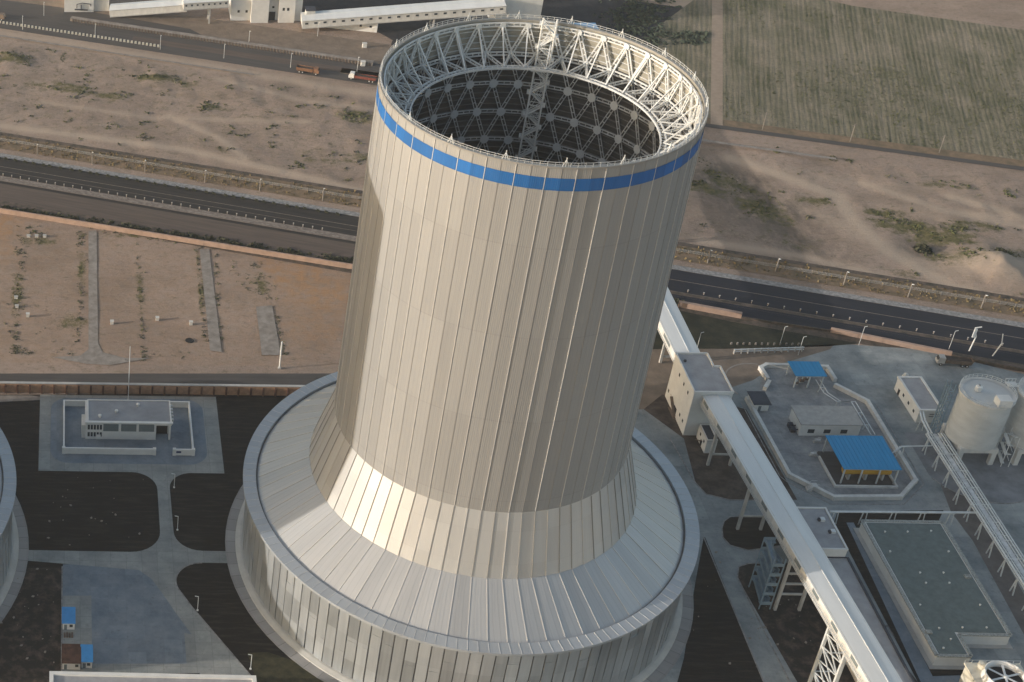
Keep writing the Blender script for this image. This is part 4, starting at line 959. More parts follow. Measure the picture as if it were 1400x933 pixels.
# --- silos
def silo(cx_, cy_, label):
    t = thing('silo', label, 'silo', (cx_, cy_, 0), 'concrete silos by the rack'); r_ = 7.3; zb, zt_ = 6.2, 23.0
    b = MB(); b.lathe([(0.01, zb), (r_, zb), (r_, zt_), (.01, zt_)], 48, cx=cx_, cy=cy_)
    b.build('drum', M['silo'], t)
    b = MB()
    for z in np.arange(zb+1.2, zt_, 1.2): b.lathe([(r_+.0, z-.04), (r_+.05, z), (r_, z+.04)], 48, cx=cx_, cy=cy_)
    b.build('hoop', M['silo'], t)
    b = MB(); b.lathe([(r_+.02, zt_-.6), (r_+.5, zt_-.5), (r_+.5, zt_+.15), (r_-.6, zt_+.15)], 48, cx=cx_, cy=cy_); b.build('roof_rim', M['white2'], t)
    b = MB()
    for i in range(36):
        a = TAU*i/36; b.bar((cx_+(r_+.4)*math.cos(a), cy_+(r_+.4)*math.sin(a), zt_+.1), (cx_+(r_+.4)*math.cos(a), cy_+(r_+.4)*math.sin(a), zt_+1.3), .1)
    for z in (zt_+.7, zt_+1.3): b.path([(cx_+(r_+.4)*math.cos(TAU*i/36), cy_+(r_+.4)*math.sin(TAU*i/36), z) for i in range(37)], .09, 0, 4)
    b.build('handrail', M['pipe'], t)
    # legs: a square portal base
    for sx_ in (-1, 1):
        for sy_ in (-1, 1): MB().box(cx_+sx_*4.9-.7, cx_+sx_*4.9+.7, cy_+sy_*5.6-.7, cy_+sy_*5.6+.7, 0, zb).build('leg', M['white2'], t)
    b = MB(); b.box(cx_-5.7, cx_+5.7, cy_-6.4, cy_+6.4, zb-1.5, zb-.01); b.build('base_slab', M['white2'], t)
    b = MB(); b.box(cx_-.2, cx_+3.6, cy_-7.4, cy_-4.2, zt_+.2, zt_+2.6); b.build('filter_house', M['white'], t)
    b = MB(); b.lathe([(1.0, zt_+.15), (1.0, zt_+1.6), (.3, zt_+2.1)], 12, cx=cx_-2.5, cy=cy_+1); b.build('roof_fan', M['steel'], t)
    for k in range(3): # side stair of zigzag flights on the near right flank
        b = MB(); z = 1+k*3.4; x = cx_+8.2
        b.bar((x, cy_-6.5, z), (x, cy_-2.5, z+1.7), 1., .2); b.bar((x+1.1, cy_-2.5, z+1.7), (x+1.1, cy_-6.5, z+3.4), 1., .2)
        for xx in (x-.5, x+1.6): b.bar((xx, cy_-6.5, z+1), (xx, cy_-2.5, z+2.7), .12)
        b.build('stair_flight', M['steel'], t)
    b = MB()
    for xx in (cx_+7.7, cx_+10.0):
        for yy in (cy_-7, cy_-2): b.bar((xx, yy, 0), (xx, yy, 11.5), .18)
    b.build('stair_post', M['steel'], t)
    return t
silo(164.8, 51, 'grey concrete silo on a portal base, the nearer to the pipe rack'); silo(182.0, 51, 'grey concrete silo cut by the right edge of the photo')
t = thing('pipe_ladder_tower', 'slim blue grey pipe and ladder tower on the left flank of the nearer silo', 'ladder tower', (155.6, 55, 0))
b = MB()
for x, y in ((155.2, 54), (156.6, 54), (155.2, 56.5), (156.6, 56.5)): b.bar((x, y, 0), (x, y, 23.6), .2)
for k in range(13): b.bar((155.2, 54, k*1.75), (155.2, 56.5, (k+1)*1.75), .14); b.bar((155.2, 54, k*1.75), (156.6, 54, k*1.75), .14); b.bar((156.6, 54, k*1.75), (156.6, 56.5, k*1.75), .14)
b.build('frame', lt, t)
for y in (54.6, 55.6): MB().bar((154.9, y, 0), (154.9, y, 23), .35, n=8).build('riser_pipe', lt, t)
t = thing('silo_bridge', 'pale footbridge joining the tops of the two silos', 'footbridge', (176.7, 55, 0))
b = MB(); b.box(171.9, 175.0, 53.8, 56.2, 23.2, 23.4); b.build('deck', M['steel'], t)
b = MB()
for y in (53.8, 56.2):
    b.bar((171.9, y, 24.5), (175.0, y, 24.5), .12)
    for k in range(4): b.bar((171.9+k*1.0, y, 23.3), (171.9+k*1.0, y, 24.5), .1)
b.build('handrail', M['pipe'], t)
kerb('kerb', [tuple(p) for p in arc(166, 44, 17, 200, 330, 16)], px=False)
sheet('silo_paving', arc(166, 44, 17, 195, 345, 20)+[(183, 60), (150, 60)], .07, mat('silo_yard', (.19, .20, .215), .9, 0, .25, .15), px=False)

# --- flat basin building
t = thing('flat_basin_building', 'low L shaped building with grey green gravel roof and many small vents', 'building', (131, -10, 0))
P = [(119.4, -39), (128.4, -39), (128.4, -31), (142, -31), (142, 14), (119.4, 14)]
MB().prism(P, 0, 3.9).build('wall', M['white'], t)
Pi = [(120.3, -38.2), (127.6, -38.2), (127.6, -30.2), (141.2, -30.2), (141.2, 13.2), (120.3, 13.2)]
MB().prism(Pi, 3.9, 4.0).build('roof', M['green_roof'], t)
b = MB(); Pl = P+[P[0]]
for p_, q_ in zip(Pl, Pl[1:]): b.bar((p_[0], p_[1], 4.0), (q_[0], q_[1], 4.0), .9, .35)
b.build('roof_edge', M['gravel'], t)
for px, py in ((1210, 727), (1241, 727), (1273, 726), (1217, 754), (1297, 754), (1258, 783), (1290, 783), (1266, 797), (1298, 797), (1258, 827), (1340, 827), (1284, 859), (1316, 858), (1349, 858), (1300, 874), (1290, 886)):
    x, y = G(px, py, 4.3); vent(t, x, y, 4, .28, .45)
for px, py in ((1270, 864), (1323, 788)):
    x, y = G(px, py, 4.3); MB().box(x-.8, x+.8, y-.6, y+.6, 4.0, 4.5).build('roof_hatch', M['gravel'], t)
MB().prism([(118.2, -40.2), (129.6, -40.2), (129.6, -32.2), (143.2, -32.2), (143.2, 15), (118.2, 15)], 0, .3).build('plinth', M['conc'], t)
# --- annex under gallery
t = parapet_block('switchgear_building', 'white block with grey flat roof partly under the gallery', 'building', 96, 108.2, -2.9, 14.6, 8, M['white'], M['groof'], .4, .35, .15)
for x, y in ((105.4, 9.3), (106.6, 4.2)):
    b = MB(); b.box(x-.6, x+.6, y-.6, y+.6, 8.05, 8.9); b.build('roof_unit', M['white_metal'], t); b = MB(); b.box(x-1.2, x-.62, y-.5, y+.5, 8.05, 8.7); b.build('roof_unit', M['dark_roof'], t)
t = parapet_block('belt_annex', 'long narrow annex with grey roof and dark edge alongside the gallery', 'building', 97, 108.9, -110, -3.2, 5, M['white2'], M['groof'], 0)
b = MB(); b.box(108.6, 109.2, -110, -3.1, 5.0, 5.4); b.box(97, 109.2, -3.1, -2.95, 5, 5.4); b.build('roof_edge', M['dark_roof'], t)
b = MB(); b.path([(109.0, -30, 5.6), (109.8, -30, 5.6), (110.2, -34, 5.2)], .3); b.build('downpipe', M['dark_roof'], t)
# --- fan cooler at the bottom right
t = thing('fan_cooler', 'cream boxy cooler with a big open fan in its top, bottom right corner', 'cooler', (130, -50, 0))
MB().box(123.6, 137, -58, -45, 0, 7).build('casing', M['cream'], t)
b = MB(); b.box(123.2, 137.4, -58.4, -44.6, 7, 7.5); b.build('top_deck', M['cream'], t)
b = MB(); b.lathe([(5.4, 7.4), (4.7, 8.6), (5.1, 9.8), (4.8, 9.8), (4.4, 8.6), (4.6, 7.52)], 32, cx=130.6, cy=-50.9); b.build('fan_stack', M['white'], t, True)
b = MB(); b.lathe([(4.5, 8.0), (.01, 8.0)], 32, cx=130.6, cy=-50.9); b.build('plenum', M['dark'], t)
b = MB()
for k in range(6):
    a = TAU*k/6+.3; c, s = math.cos(a), math.sin(a); b.bar((130.6+.3*c, -50.9+.3*s, 9.0), (130.6+4.2*c, -50.9+4.2*s, 9.0), .55, .12)
b.build('fan_blade', M['steel'], t)
b = MB(); b.lathe([(.6, 8.8), (.6, 9.4), (.01, 9.6)], 12, cx=130.6, cy=-50.9); b.build('fan_hub', M['steel'], t)
b = MB(); b.lathe([(1., 7.5), (1., 9.2), (.01, 9.4)], 10, cx=126.8, cy=-46.3); b.build('motor', M['cream'], t)
b = MB()
for y in (-44.7, -58.3):
    b.bar((123.3, y, 8.5), (137.3, y, 8.5), .08)
    for k in range(9): b.bar((123.3+k*1.75, y, 7.5), (123.3+k*1.75, y, 8.5), .08)
b.build('handrail', M['pipe'], t)

# --- fence rails near the works yard
t = thing('pipe_barrier', 'low white rail barrier on short posts at the back of the works yard', 'barrier', (121, 100.6, 0))
b = MB()
for z in (.9, 1.7): b.bar((110, 100.4, z), (133.4, 102.2, z), .3)
b.build('rail', M['pipe'], t)
for k in range(11): MB().box(110.3+k*2.26-.15, 110.3+k*2.26+.15, 100.3+k*.18-.2, 100.3+k*.18+.5, 0, 1.8).build('post', M['conc'], t)
b = MB(); 
for k in range(12): b.box(111+k*2-.25, 111+k*2+.25, 105.4, 105.8, 0, .9)
tag(b.build('kerb_blocks', M['path']), kind='structure')

# --- walls along the highway
def wall_line(name, label, a, c, h, w, m, lab2=None):
    a, c = Vector(a), Vector(c); d = (c-a).normalized(); s = Vector((-d.y, d.x))*w/2
    t = thing(name, label, 'wall', (a.x, a.y, 0))
    MB().prism([tuple(a-s), tuple(c-s), tuple(c+s), tuple(a+s)], 0, h).build('wall_face', m, t)
    s2 = s*1.25
    MB().prism([tuple(a-s2), tuple(c-s2), tuple(c+s2), tuple(a+s2)], h, h+.12).build('coping', m, t)
wall_line('boundary_wall', 'long pink rendered boundary wall left of the tower', G(-120, 272), G(500, 371), 1.9, .5, M['pink'])
wall_line('boundary_wall', 'short pink boundary wall right of the tower', G(927, 419), G(1013, 435), 2.0, 1.0, M['pink'])
wall_line('boundary_wall', 'pink boundary wall beside the works yard road', G(1135, 454), G(1300, 487), 1.6, .8, M['pink'])
wall_line('boundary_wall', 'low dark boundary wall between the two pink stretches', G(1013, 436), G(1135, 454), .7, .4, M['verge_dark'])
wall_line('boundary_wall', 'low brown boundary wall at the right edge above the works yard', G(1300, 488), G(1460, 520), .9, .4, M['verge_dark'])

# --- posts, bollards, lamps
def repeat(proto, locs, labels=None):
    for k, p in enumerate(locs):
        lb = labels[k] if labels else None
        if k == 0:
            proto.location = (p[0], p[1], p[2] if len(p) > 2 else 0)
            if lb: proto['label'] = lb
        else: copy_tree(proto, (p[0], p[1], p[2] if len(p) > 2 else 0), lb)
def proto(name, label, cat, group, parts):
    t = thing(name, label, cat, (0, 0, 0), group)
    for nm, b, m in parts:
        o = b.build(nm, m, t, loc=(0, 0, 0))
    return t
pr = proto('bollard', 'small pale bollard in the highway median row', 'bollard', 'pale bollards along the highway median', [('shaft', MB().bar((0, 0, 0), (0, 0, .8), .4, n=8), M['path']), ('cap', MB().bar((0, 0, .8), (0, 0, .95), .5, n=8), M['conc'])])
loc = [(RO.x+RD.x*q+RN.x*-17.9, RO.y+RD.y*q+RN.y*-17.9, .1) for q in [4+3.6*i for i in range(37)]+[262+5.2*i for i in range(20)]]
repeat(pr, loc)
pr = proto('verge_bush', 'small dusty dark bush in the row behind the highway kerb', 'bush', 'row of small bushes along the highway kerb', [('foliage', (lambda b: b)(MB()), M['shrub'])])
def bushmesh(r_, n_, seed):
    rr = random.Random(seed); b = MB()
    for _ in range(n_):
        th, ph = rr.uniform(0, TAU), rr.uniform(0, PI/2); q = rr.uniform(.3, 1)*r_
        c = Vector((q*math.cos(th)*math.cos(ph), q*math.sin(th)*math.cos(ph), q*math.sin(ph)*.8+.1)); s = r_*rr.uniform(.12, .26)
        d1 = Vector((rr.gauss(0, 1), rr.gauss(0, 1), rr.gauss(0, 1))).normalized()*s; d2 = Vector((rr.gauss(0, 1), rr.gauss(0, 1), rr.gauss(0, 1))).normalized()*s
        b.add([c-d1, c+d2, c+d1, c-d2], [(0, 1, 2, 3)])
    return b
bm_ = bushmesh(1.1, 70, 1); 
ch = pr.children[0]; md = bpy.data.meshes.new('foliage'); md.from_pydata([tuple(v) for v in bm_.v], [], bm_.f); md.materials.append(M['shrub']); ch.data = md
b = MB(); b.bar((0, 0, 0), (0, 0, .6), .12); b.build('stem', M['trunk'], pr, loc=(0, 0, 0))
rr_ = random.Random(5)
repeat(pr, [(RO.x+RD.x*q+RN.x*-5.6, RO.y+RD.y*q+RN.y*-5.6, .1) for q in [i*3.9+rr_.uniform(-.8, .8) for i in range(36)]])
# highway light poles
pr = proto('lamp_post', '', 'lamp post', 'short pale lamp posts on the highway verge', [('pole', MB().bar((0, 0, 0), (0, 0, 5.6), .42, n=8), M['path']), ('lamp_head', MB().bar((0, 0, 5.5), (.2, -.9, 5.9), .35, .2), M['white_metal'])])
hp = [(51, 214), (126, 225), (198, 236), (280, 250), (355, 262), (441, 275), (967, 360), (1060, 372), (1153, 390), (1241, 407), (1341, 422)]
nm = ['leftmost', 'second from the left', 'third from the left', 'fourth from the left', 'fifth from the left', 'last one left of the tower', 'first one right of the tower', 'second right of the tower, short and dim', 'third right of the tower', 'fourth right of the tower', 'rightmost']
repeat(pr, [(*G(*p), .1) for p in hp], ['short pale post on the far highway verge, '+x for x in nm])
# upper road poles
pr = proto('street_lamp', '', 'street lamp', 'thin street lamps along the upper road', [('pole', MB().bar((0, 0, 0), (0, 0, 7), .2, n=6), M['pipe']), ('arm', MB().bar((0, 0, 7), (.3, -1.4, 7.4), .14), M['pipe'])])
upl = [(130, 52, 'between the zigzag posts and the barrier, second lamp'), (31, 41, 'leftmost on the upper road'), (219, 68, 'at the right end of the post row'), (306, 80, 'midway along the upper road'), (397, 93, 'just left of the orange truck'), (60, 22, 'on the far side near the left corner'),
       (340, 62, 'on the brown bank below the white blocks'), (488, 98, 'by the red truck'), (434, 50, 'below the white gallery on the bank')]
repeat(pr, [G(a, b_) for a, b_, _ in upl], ['thin street lamp '+x for *_, x in upl])
pr = proto('utility_pole', '', 'pole', 'leaning-free wooden poles beside the farm road', [('pole', MB().bar((0, 0, 0), (0, 0, 8), .3, n=6), M['path']), ('crossarm', MB().bar((-.8, 0, 7.4), (.8, 0, 7.4), .16), M['path'])])
repeat(pr, [G(1042, 178), G(1162, 194), G(1284, 209)], ['thin pale pole beside the farm road, leftmost of three', 'thin pale pole beside the farm road, middle of three', 'thin pale pole beside the farm road, rightmost of three'])
# lawn lamps
pr = proto('garden_lamp', '', 'lamp post', 'white lamps on the dark lawns', [('pole', MB().bar((0, 0, 0), (0, 0, 5.4), .18, n=6), M['white_metal']), ('arm', MB().bar((0, 0, 5.4), (-1., 0, 5.6), .16), M['white_metal']), ('base', MB().bar((0, 0, 0), (0, 0, .3), .6, n=8), M['white'])])
repeat(pr, [G(238, 667), G(242.5, 725), G(270, 835), G(342.5, 915)], ['small white lamp beside the drive just below the plaza', 'small white lamp beside the drive above the crossing', 'small white lamp on the dark lawn below the crossing', 'small white lamp at the lawn corner near the bottom edge'])
pr = proto('works_lamp', '', 'lamp post', 'thin lamps behind the works yard', [('pole', MB().bar((0, 0, 0), (0, 0, 7.5), .16, n=6), M['steel']), ('arm', MB().bar((0, 0, 7.5), (.9, 0, 7.8), .14), M['steel'])])
repeat(pr, [G(952, 480), G(1066, 472), G(1091, 486), G(1174, 472), G(1297, 478)], ['thin lamp beside the gallery and dark grass', 'thin lamp on the dark grass behind the rail barrier', 'thin tall lamp at the right end of the rail barrier', 'thin lamp beside the pink wall end', 'thin lamp by the wall above the parked truck'])
# large bent road lamps
pr = proto('road_lamp', '', 'street lamp', 'tall white bent road lamps', [('pole', MB().bar((0, 0, 0), (.5, 0, 6), .42, n=8), M['white']), ('bent_arm', MB().path([(.5, 0, 6), (-.8, 0, 9.4)], .34), M['white']), ('sign_box', MB().box(-.8, .1, -.2, .2, 5.6, 9.0), M['white_metal'])])
pr2 = proto('road_lamp', 'plain tall white bent road lamp, the nearer to the right edge', 'street lamp', 'tall white bent road lamps', [('pole', MB().bar((0, 0, 0), (1.4, 0, 5.2), .42, n=8), M['white']), ('bent_arm', MB().path([(1.4, 0, 5.2), (.6, 0, 9.)], .38), M['white'])])
x, y = G(1325, 480); pr.location = (x, y, 0); pr['label'] = 'tall white bent road lamp with a flat head above the parked truck'
b = MB().bar((-.8, 0, 9.4), (1.2, 0, 9.8), .3); b.build('lamp_head', M['white'], pr, loc=(0, 0, 0))
x, y = G(1357, 487); pr2.location = (x, y, 0)
# field marker boxes
pr = proto('marker_box', '', 'box', 'white marker boxes in the fenced plots', [('box', MB().box(-.55, .55, -.5, .5, 0, 1.3), M['white2']), ('lid', MB().box(-.65, .65, -.6, .6, 1.3, 1.4), M['white2'])])
mb_ = [(38, 433, 'beside the green strip'), (153, 443, 'right of the left path'), (215, 438, 'in the middle plot'), (261, 444, 'left of the right path')]
repeat(pr, [G(a, b_) for a, b_, _ in mb_], ['small white marker box '+x for *_, x in mb_])
pr = proto('small_marker', '', 'box', 'three small white caps near the boundary wall', [('box', MB().box(-.6, .6, -.5, .5, 0, .7), M['white']), ('lid', MB().box(-.7, .7, -.6, .6, .7, .8), M['conc'])])
repeat(pr, [G(39, 324), G(50, 324), G(61, 324), G(22, 408), G(23, 420)], ['small pale cap in the green corner, left of three', 'small pale cap in the green corner, middle of three', 'small pale cap in the green corner, right of three', 'small pale cap on the green strip, upper of two', 'small pale cap on the green strip, lower of two'])
t = thing('white_post', 'thick white post at the right side of the fenced plots', 'post', (*G(382, 504), 0))
x, y = G(382, 504); MB().bar((x, y, 0), (x, y, 11), .55, n=8).build('shaft', M['white'], t); MB().box(x-.5, x+.5, y-.5, y+.5, 0, .4).build('footing', M['conc'], t)
t = thing('manhole_pit', 'dark oval pit in the middle plot', 'pit', (*G(259, 466), 0))
x, y = G(259, 466); b = MB(); b.lathe([(1.5, .1), (1.3, .28), (1.1, .2), (.01, .16)], 16, cx=x, cy=y); b.build('rim', M['dark'], t)

# plot vegetation strips: stuff
def scatter(name, m, pts, size, per, hgt, seed=1):
    rg = random.Random(seed); V = []; Fc = []
    for (x, y, z, s) in pts:
        for _ in range(per):
            cx_, cy_ = x+rg.gauss(0, .45*s), y+rg.gauss(0, .45*s); a = rg.uniform(0, TAU); w = size*s*rg.uniform(.5, 1.2); h = hgt*s*rg.uniform(.4, 1.1)
            ca, sa = math.cos(a)*w/2, math.sin(a)*w/2; lx, ly = rg.gauss(0, .3)*h, rg.gauss(0, .3)*h; o = len(V)
            V += [(cx_-ca, cy_-sa, z), (cx_+ca, cy_+sa, z), (cx_+ca*.6+lx, cy_+sa*.6+ly, z+h), (cx_-ca*.6+lx, cy_-sa*.6+ly, z+h*.9)]; Fc.append((o, o+1, o+2, o+3))
    me = bpy.data.meshes.new(name); me.from_pydata(V, [], Fc); me.materials.append(m)
    o = bpy.data.objects.new(name, me); C.objects.link(o); return tag(o, kind='stuff')
def ground_z(x, y):
    i = np.clip(np.searchsorted(xs, x)-1, 0, nx-2); j = np.clip(np.searchsorted(ys, y)-1, 0, ny-2)
    u = (x-xs[i])/(xs[i+1]-xs[i]); v = (y-ys[j])/(ys[j+1]-ys[j])
    return float(Z[j, i]*(1-u)*(1-v)+Z[j, i+1]*u*(1-v)+Z[j+1, i]*(1-u)*v+Z[j+1, i+1]*u*v)
rg = random.Random(11)
def along(p0, p1, n_, wid, s=(.6, 1.4)):
    out = []
    for _ in range(n_):
        t = rg.random(); px = p0[0]+(p1[0]-p0[0])*t+rg.gauss(0, wid); py = p0[1]+(p1[1]-p0[1])*t+rg.gauss(0, wid*.6)
        x, y = G(px, py)
        if noise.noise(Vector((x*.25, y*.25, 3))) > -.15: out.append((x, y, ground_z(x, y)-.05, rg.uniform(*s)))
    return out
pts = along((30, 320), (18, 480), 220, 4)+along((110, 315), (112, 410), 90, 3)+along((112, 410), (105, 470), 60, 2.)+along((188, 330), (196, 490), 110, 2.2)+along((270, 340), (281, 470), 110, 1.6)+along((294, 345), (302, 470), 60, 1.2)+along((35, 312), (60, 325), 60, 6)+along((120, 312), (300, 340), 60, 4)
pts += along((350, 360), (368, 415), 60, 6)+along((15, 478), (45, 484), 40, 4)+along((40, 455), (110, 490), 25, 8)+along((180, 490), (270, 480), 25, 6)+along((375, 415), (392, 500), 45, 1)+along((320, 360), (345, 395), 25, 8)
scatter('plot_weeds', mat('dusty_weeds', (.095, .105, .05), .95, 0, .3, 1.2), [(a, b_, c, d_*.8) for a, b_, c, d_ in pts], .7, 5, .35, 2)
pts = along((0, 284), (482, 358), 750, 2.2, (.7, 1.5))+along((920, 412), (930, 414), 10, 2)
scatter('roadside_scrub', M['shrub'], pts, .9, 6, .7, 3)
pts = []
for _ in range(1500):
    t = rg.uniform(-40, 430); q = rg.uniform(2.5, 12.5); pts.append((RO.x+RD.x*t+RN.x*q, RO.y+RD.y*t+RN.y*q, .1, rg.uniform(.5, 1.1)))
scatter('verge_grass', M['drygrass'], pts, .7, 3, .7, 4)
# scrub on the waste land follows the vegetation patches
cand = []
for _ in range(60000):
    x = rg.uniform(-200, 330); y = rg.uniform(120, 400); i = min(nx-2, int(np.searchsorted(xs, x))-1); j = min(ny-2, int(np.searchsorted(ys, y))-1)
    v = veg[j, i]
    if v > .3 and v+noise.fractal(Vector((x*.12, y*.12, 5)), .8, 2, 4)*.9 > .85 and m1[j, i] > .5: cand.append((x, y, ground_z(x, y)-.05, rg.uniform(.5, 1.3)))
print('scrub', len(cand))
scatter('waste_scrub', M['shrub2'], cand[:4500], .8, 5, .5, 6); scatter('waste_scrub', M['shrub'], cand[4500:6500], .9, 5, .6, 7)
cand = []
for _ in range(26000):
    u = rg.uniform(xa, 330); w = rg.uniform(9, yt); k = round(u/1.55)*1.55
    x, y = fr0.x+fd.x*k+fn.x*w, fr0.y+fd.y*k+fn.y*w
    if noise.noise(Vector((x*.02, y*.02, 9)))+noise.noise(Vector((k*.35, w*.03, 2)))*.9 > -.02+max(0, (w-70)*.006): cand.append((x+rg.gauss(0, .2), y+rg.gauss(0, .2), .1, rg.uniform(.5, 1.2)))
print('crops', len(cand))
scatter('field_crop', M['shrub2'], cand, .5, 3, .3, 8)
cand = [(*G(870+rg.gauss(0, 22), 25+rg.gauss(0, 18)), 0, rg.uniform(1, 2)) for _ in range(330)]+[(*G(rg.uniform(880, 965), rg.uniform(45, 62)), 0, rg.uniform(1, 2)) for _ in range(120)]
scatter('scrub_thicket', mat('dark_green_scrub', (.055, .075, .055), .95, 0, .3, 1), cand, 1.0, 6, .5, 9)
# two larger bushes
for px, py, r_, lab in ((1262, 340, 3.0, 'large round dark green bush on the waste land'), (1365, 352, 2.0, 'dark bush behind the spoil heap')):
    x, y = G(px, py); t = thing('bush', lab, 'bush', (x, y, 0)); bb = bushmesh(r_, 700, 4); md = bpy.data.meshes.new('foliage'); md.from_pydata([tuple(v) for v in bb.v], [], bb.f); md.materials.append(M['shrub'])
    o = bpy.data.objects.new('foliage', md); C.objects.link(o); o.parent = t; o.location = (0, 0, ground_z(x, y)-.2); MB().bar((0, 0, -1), (0, 0, 1), .25).build('stem', M['trunk'], t, loc=(0, 0, 0))

# upper road barriers
t = thing('concrete_barrier', 'long pale concrete barrier with short posts along the upper road', 'barrier', (up0.x, up0.y, 0))
def U(t_, n_): return (up0.x+ud.x*t_+un.x*n_, up0.y+ud.y*t_+un.y*n_)
b = MB(); b.prism([U(28, 17.2), U(166, 17.2), U(166, 18.0), U(28, 18.0)], 0, 1.5); b.build('wall_face', M['path'], t)
b = MB(); b.prism([U(28, 18.0), U(166, 18.0), U(166, 19.6), U(28, 19.6)], 1.2, 1.55); b.build('ledge', M['path'], t)
for k in range(95): a, c = U(29+k*1.44, 17.2), U(29.5+k*1.44, 16.9); MB().box(min(a[0], c[0]), max(a[0], c[0]), min(a[1], c[1])-.1, max(a[1], c[1]), 0, 1.5).build('post', M['dark_roof'] if 0 else M['brown_metal'], t)
pr = proto('marker_block', 'small cream block in the row down the middle of the upper road', 'block', 'cream blocks down the middle of the upper road', [('block', MB().box(-.45, .45, -.5, .5, 0, .9), M['cream']), ('base', MB().box(-.55, .55, -.6, .6, 0, .15), M['conc'])])
repeat(pr, [U(-2+k*1.75, 5.3) for k in range(44)])

# --- trucks
def truck(label, x, y, rz, bodym, cabm, L=9.5, box_h=1.5, group='trucks'):
    t = thing('truck', label, 'truck', (x, y, 0), group); t.rotation_euler = (0, 0, rz)
    def p(nm, b, m, par=t): return b.build(nm, m, par, loc=(0, 0, 0))
    b = MB(); b.box(-L/2, L/2-.4, -.5, .5, .8, 1.1); p('chassis', b, M['black'])
    b = MB(); hb = box_h; x0, x1 = -L/2, L/2-2.6
    b.add([(x0, -1.2, 1.15), (x1, -1.2, 1.15), (x1, 1.2, 1.15), (x0, 1.2, 1.15), (x0-.3, -1.3, 1.15+hb), (x1, -1.3, 1.15+hb), (x1, 1.3, 1.15+hb), (x0-.3, 1.3, 1.15+hb)], [(3, 2, 1, 0), (0, 1, 5, 4), (1, 2, 6, 5), (2, 3, 7, 6), (3, 0, 4, 7)])
    b.box(x0, x1-.1, -1.15, 1.15, 1.2, 1.15+hb*.75, 1)
    for k in range(6):
        xx = x0+.4+k*(x1-x0-.8)/5
        for s in (-1.33, 1.25): b.box(xx-.08, xx+.08, s, s+.08, 1.15, 1.15+hb)
    p('load_bed', b, [bodym, M['soil_brown']])
    b = MB(); cx0 = L/2-2.3
    b.add([(cx0, -1.2, .9), (L/2, -1.2, .9), (L/2, 1.2, .9), (cx0, 1.2, .9), (cx0, -1.15, 3.1), (L/2-.5, -1.15, 3.1), (L/2-.5, 1.15, 3.1), (cx0, 1.15, 3.1), (L/2, -1.2, 2.0), (L/2, 1.2, 2.0)],
          [(3, 2, 1, 0), (4, 5, 6, 7), (0, 1, 8, 5, 4), (1, 2, 9, 8), (8, 9, 6, 5), (2, 3, 7, 6, 9), (3, 0, 4, 7)]); cab = p('cab', b, cabm)
    b = MB(); b.add([(L/2+.01, -1.05, 2.05), (L/2+.01, 1.05, 2.05), (L/2-.42, 1.0, 3.0), (L/2-.42, -1.0, 3.0)], [(0, 1, 2, 3)]); o = b.build('windscreen', M['glass'], cab, loc=(0, 0, 0))
    for xx in (-L/2+1.2, -L/2+2.6, L/2-1.2):
        for s in (-1, 1):
            b = MB(); b.bar((xx, s*1.2, .55), (xx, s*.85, .55), 1.1, n=14); w = p('wheel', b, M['black'])
            b = MB(); b.bar((xx, s*1.23, .55), (xx, s*1.19, .55), .5, n=10); b.build('rim', M['steel_in'], w, loc=(0, 0, 0))
    return t
ua = math.atan2(ud.y, ud.x)
truck('orange brown dump truck on the upper road', *G(421, 100), ua, M['orange'], M['orange'], 9.6)
truck('long truck with red load bed and white cab beside the tower rim', *G(495, 110), ua+PI, M['red'], M['white'], 11.5, 1.2)
truck('dusty brown truck cut by the left edge on the upper road', *G(-6, 26), ua, M['orange'], M['brown_metal'], 9.)
truck('dusty brown dump truck parked at the back of the works yard', *G(1302, 499), math.atan2(-1.4, 10.4)+PI, M['brown_metal'], M['conc'], 10.5)

# --- white industrial blocks at the top
t = thing('white_plant_block', 'tall white plant building of stepped blocks cut by the top edge', 'building', (-22, 355, 0))
def blk(name, x0, x1, y0, y1, z, m=M['white'], z0=0): return MB().box(x0, x1, y0, y1, z0, z).build(name, m, t)
xL, yL = G(310, 27); xR, yR = G(363, 31)
blk('left_wing', -37.5, -28.6, 352, 366, 26); blk('main_block', -28.6, -20.8, 349.5, 368, 30); blk('recess', -20.8, -16.2, 352.5, 368, 28, M['white2']); blk('right_wing', -16.2, -9., 349.8, 366, 22); blk('end_bay', -9, -5.6, 351.5, 366, 24)
windows(t, 'y-', 349.8, [(-14.6, -13.6), (-12.6, -11.6)], [(6, 7.4)], M['dark'], frame=False)
windows(t, 'y-', 352.5, [(-19, -18)], [(14, 15.2), (6, 7)], M['dark'], frame=False)
windows(t, 'y-', 352, [(-34.6, -33.6), (-31, -30)], [(4, 5.2), (12, 13)], M['dark'], frame=False)
MB().box(-20.2, -17.4, 352.3, 352.5, 0, 4.2).build('door', M['dark'], t)
t = thing('white_plant_block', 'white square plant building with black pipework on its face, top left', 'building', (-105, 362, 0))
xA, yA = G(88, 13); xB, yB = G(128, 17); xC, yC = G(149, 17)
MB().box(xA, xB, yB, yB+16, 0, 24).build('main_block', M['white'], t); MB().box(xB+.01, xC, yC+1, yC+14, 0, 20).build('side_wing', M['white2'], t)
b = MB(); xm = (xA+xB)/2
b.path([(xm-1, yB-.4, 2.2), (xm-1, yB-.4, 4.2), (xm+1.5, yB-.4, 4.8), (xm+5.4, yB-.4, 4.2), (xm+5.4, yB-.4, 3.2)], .35, 0, 6); b.bar((xm-2, yB-.4, 1.6), (xm+4, yB-.4, 1.3), .5); b.bar((xm+1, yB-.4, 1.5), (xm+1, yB-.4, 4.), .3); b.build('pipework', M['dark_roof'], t)
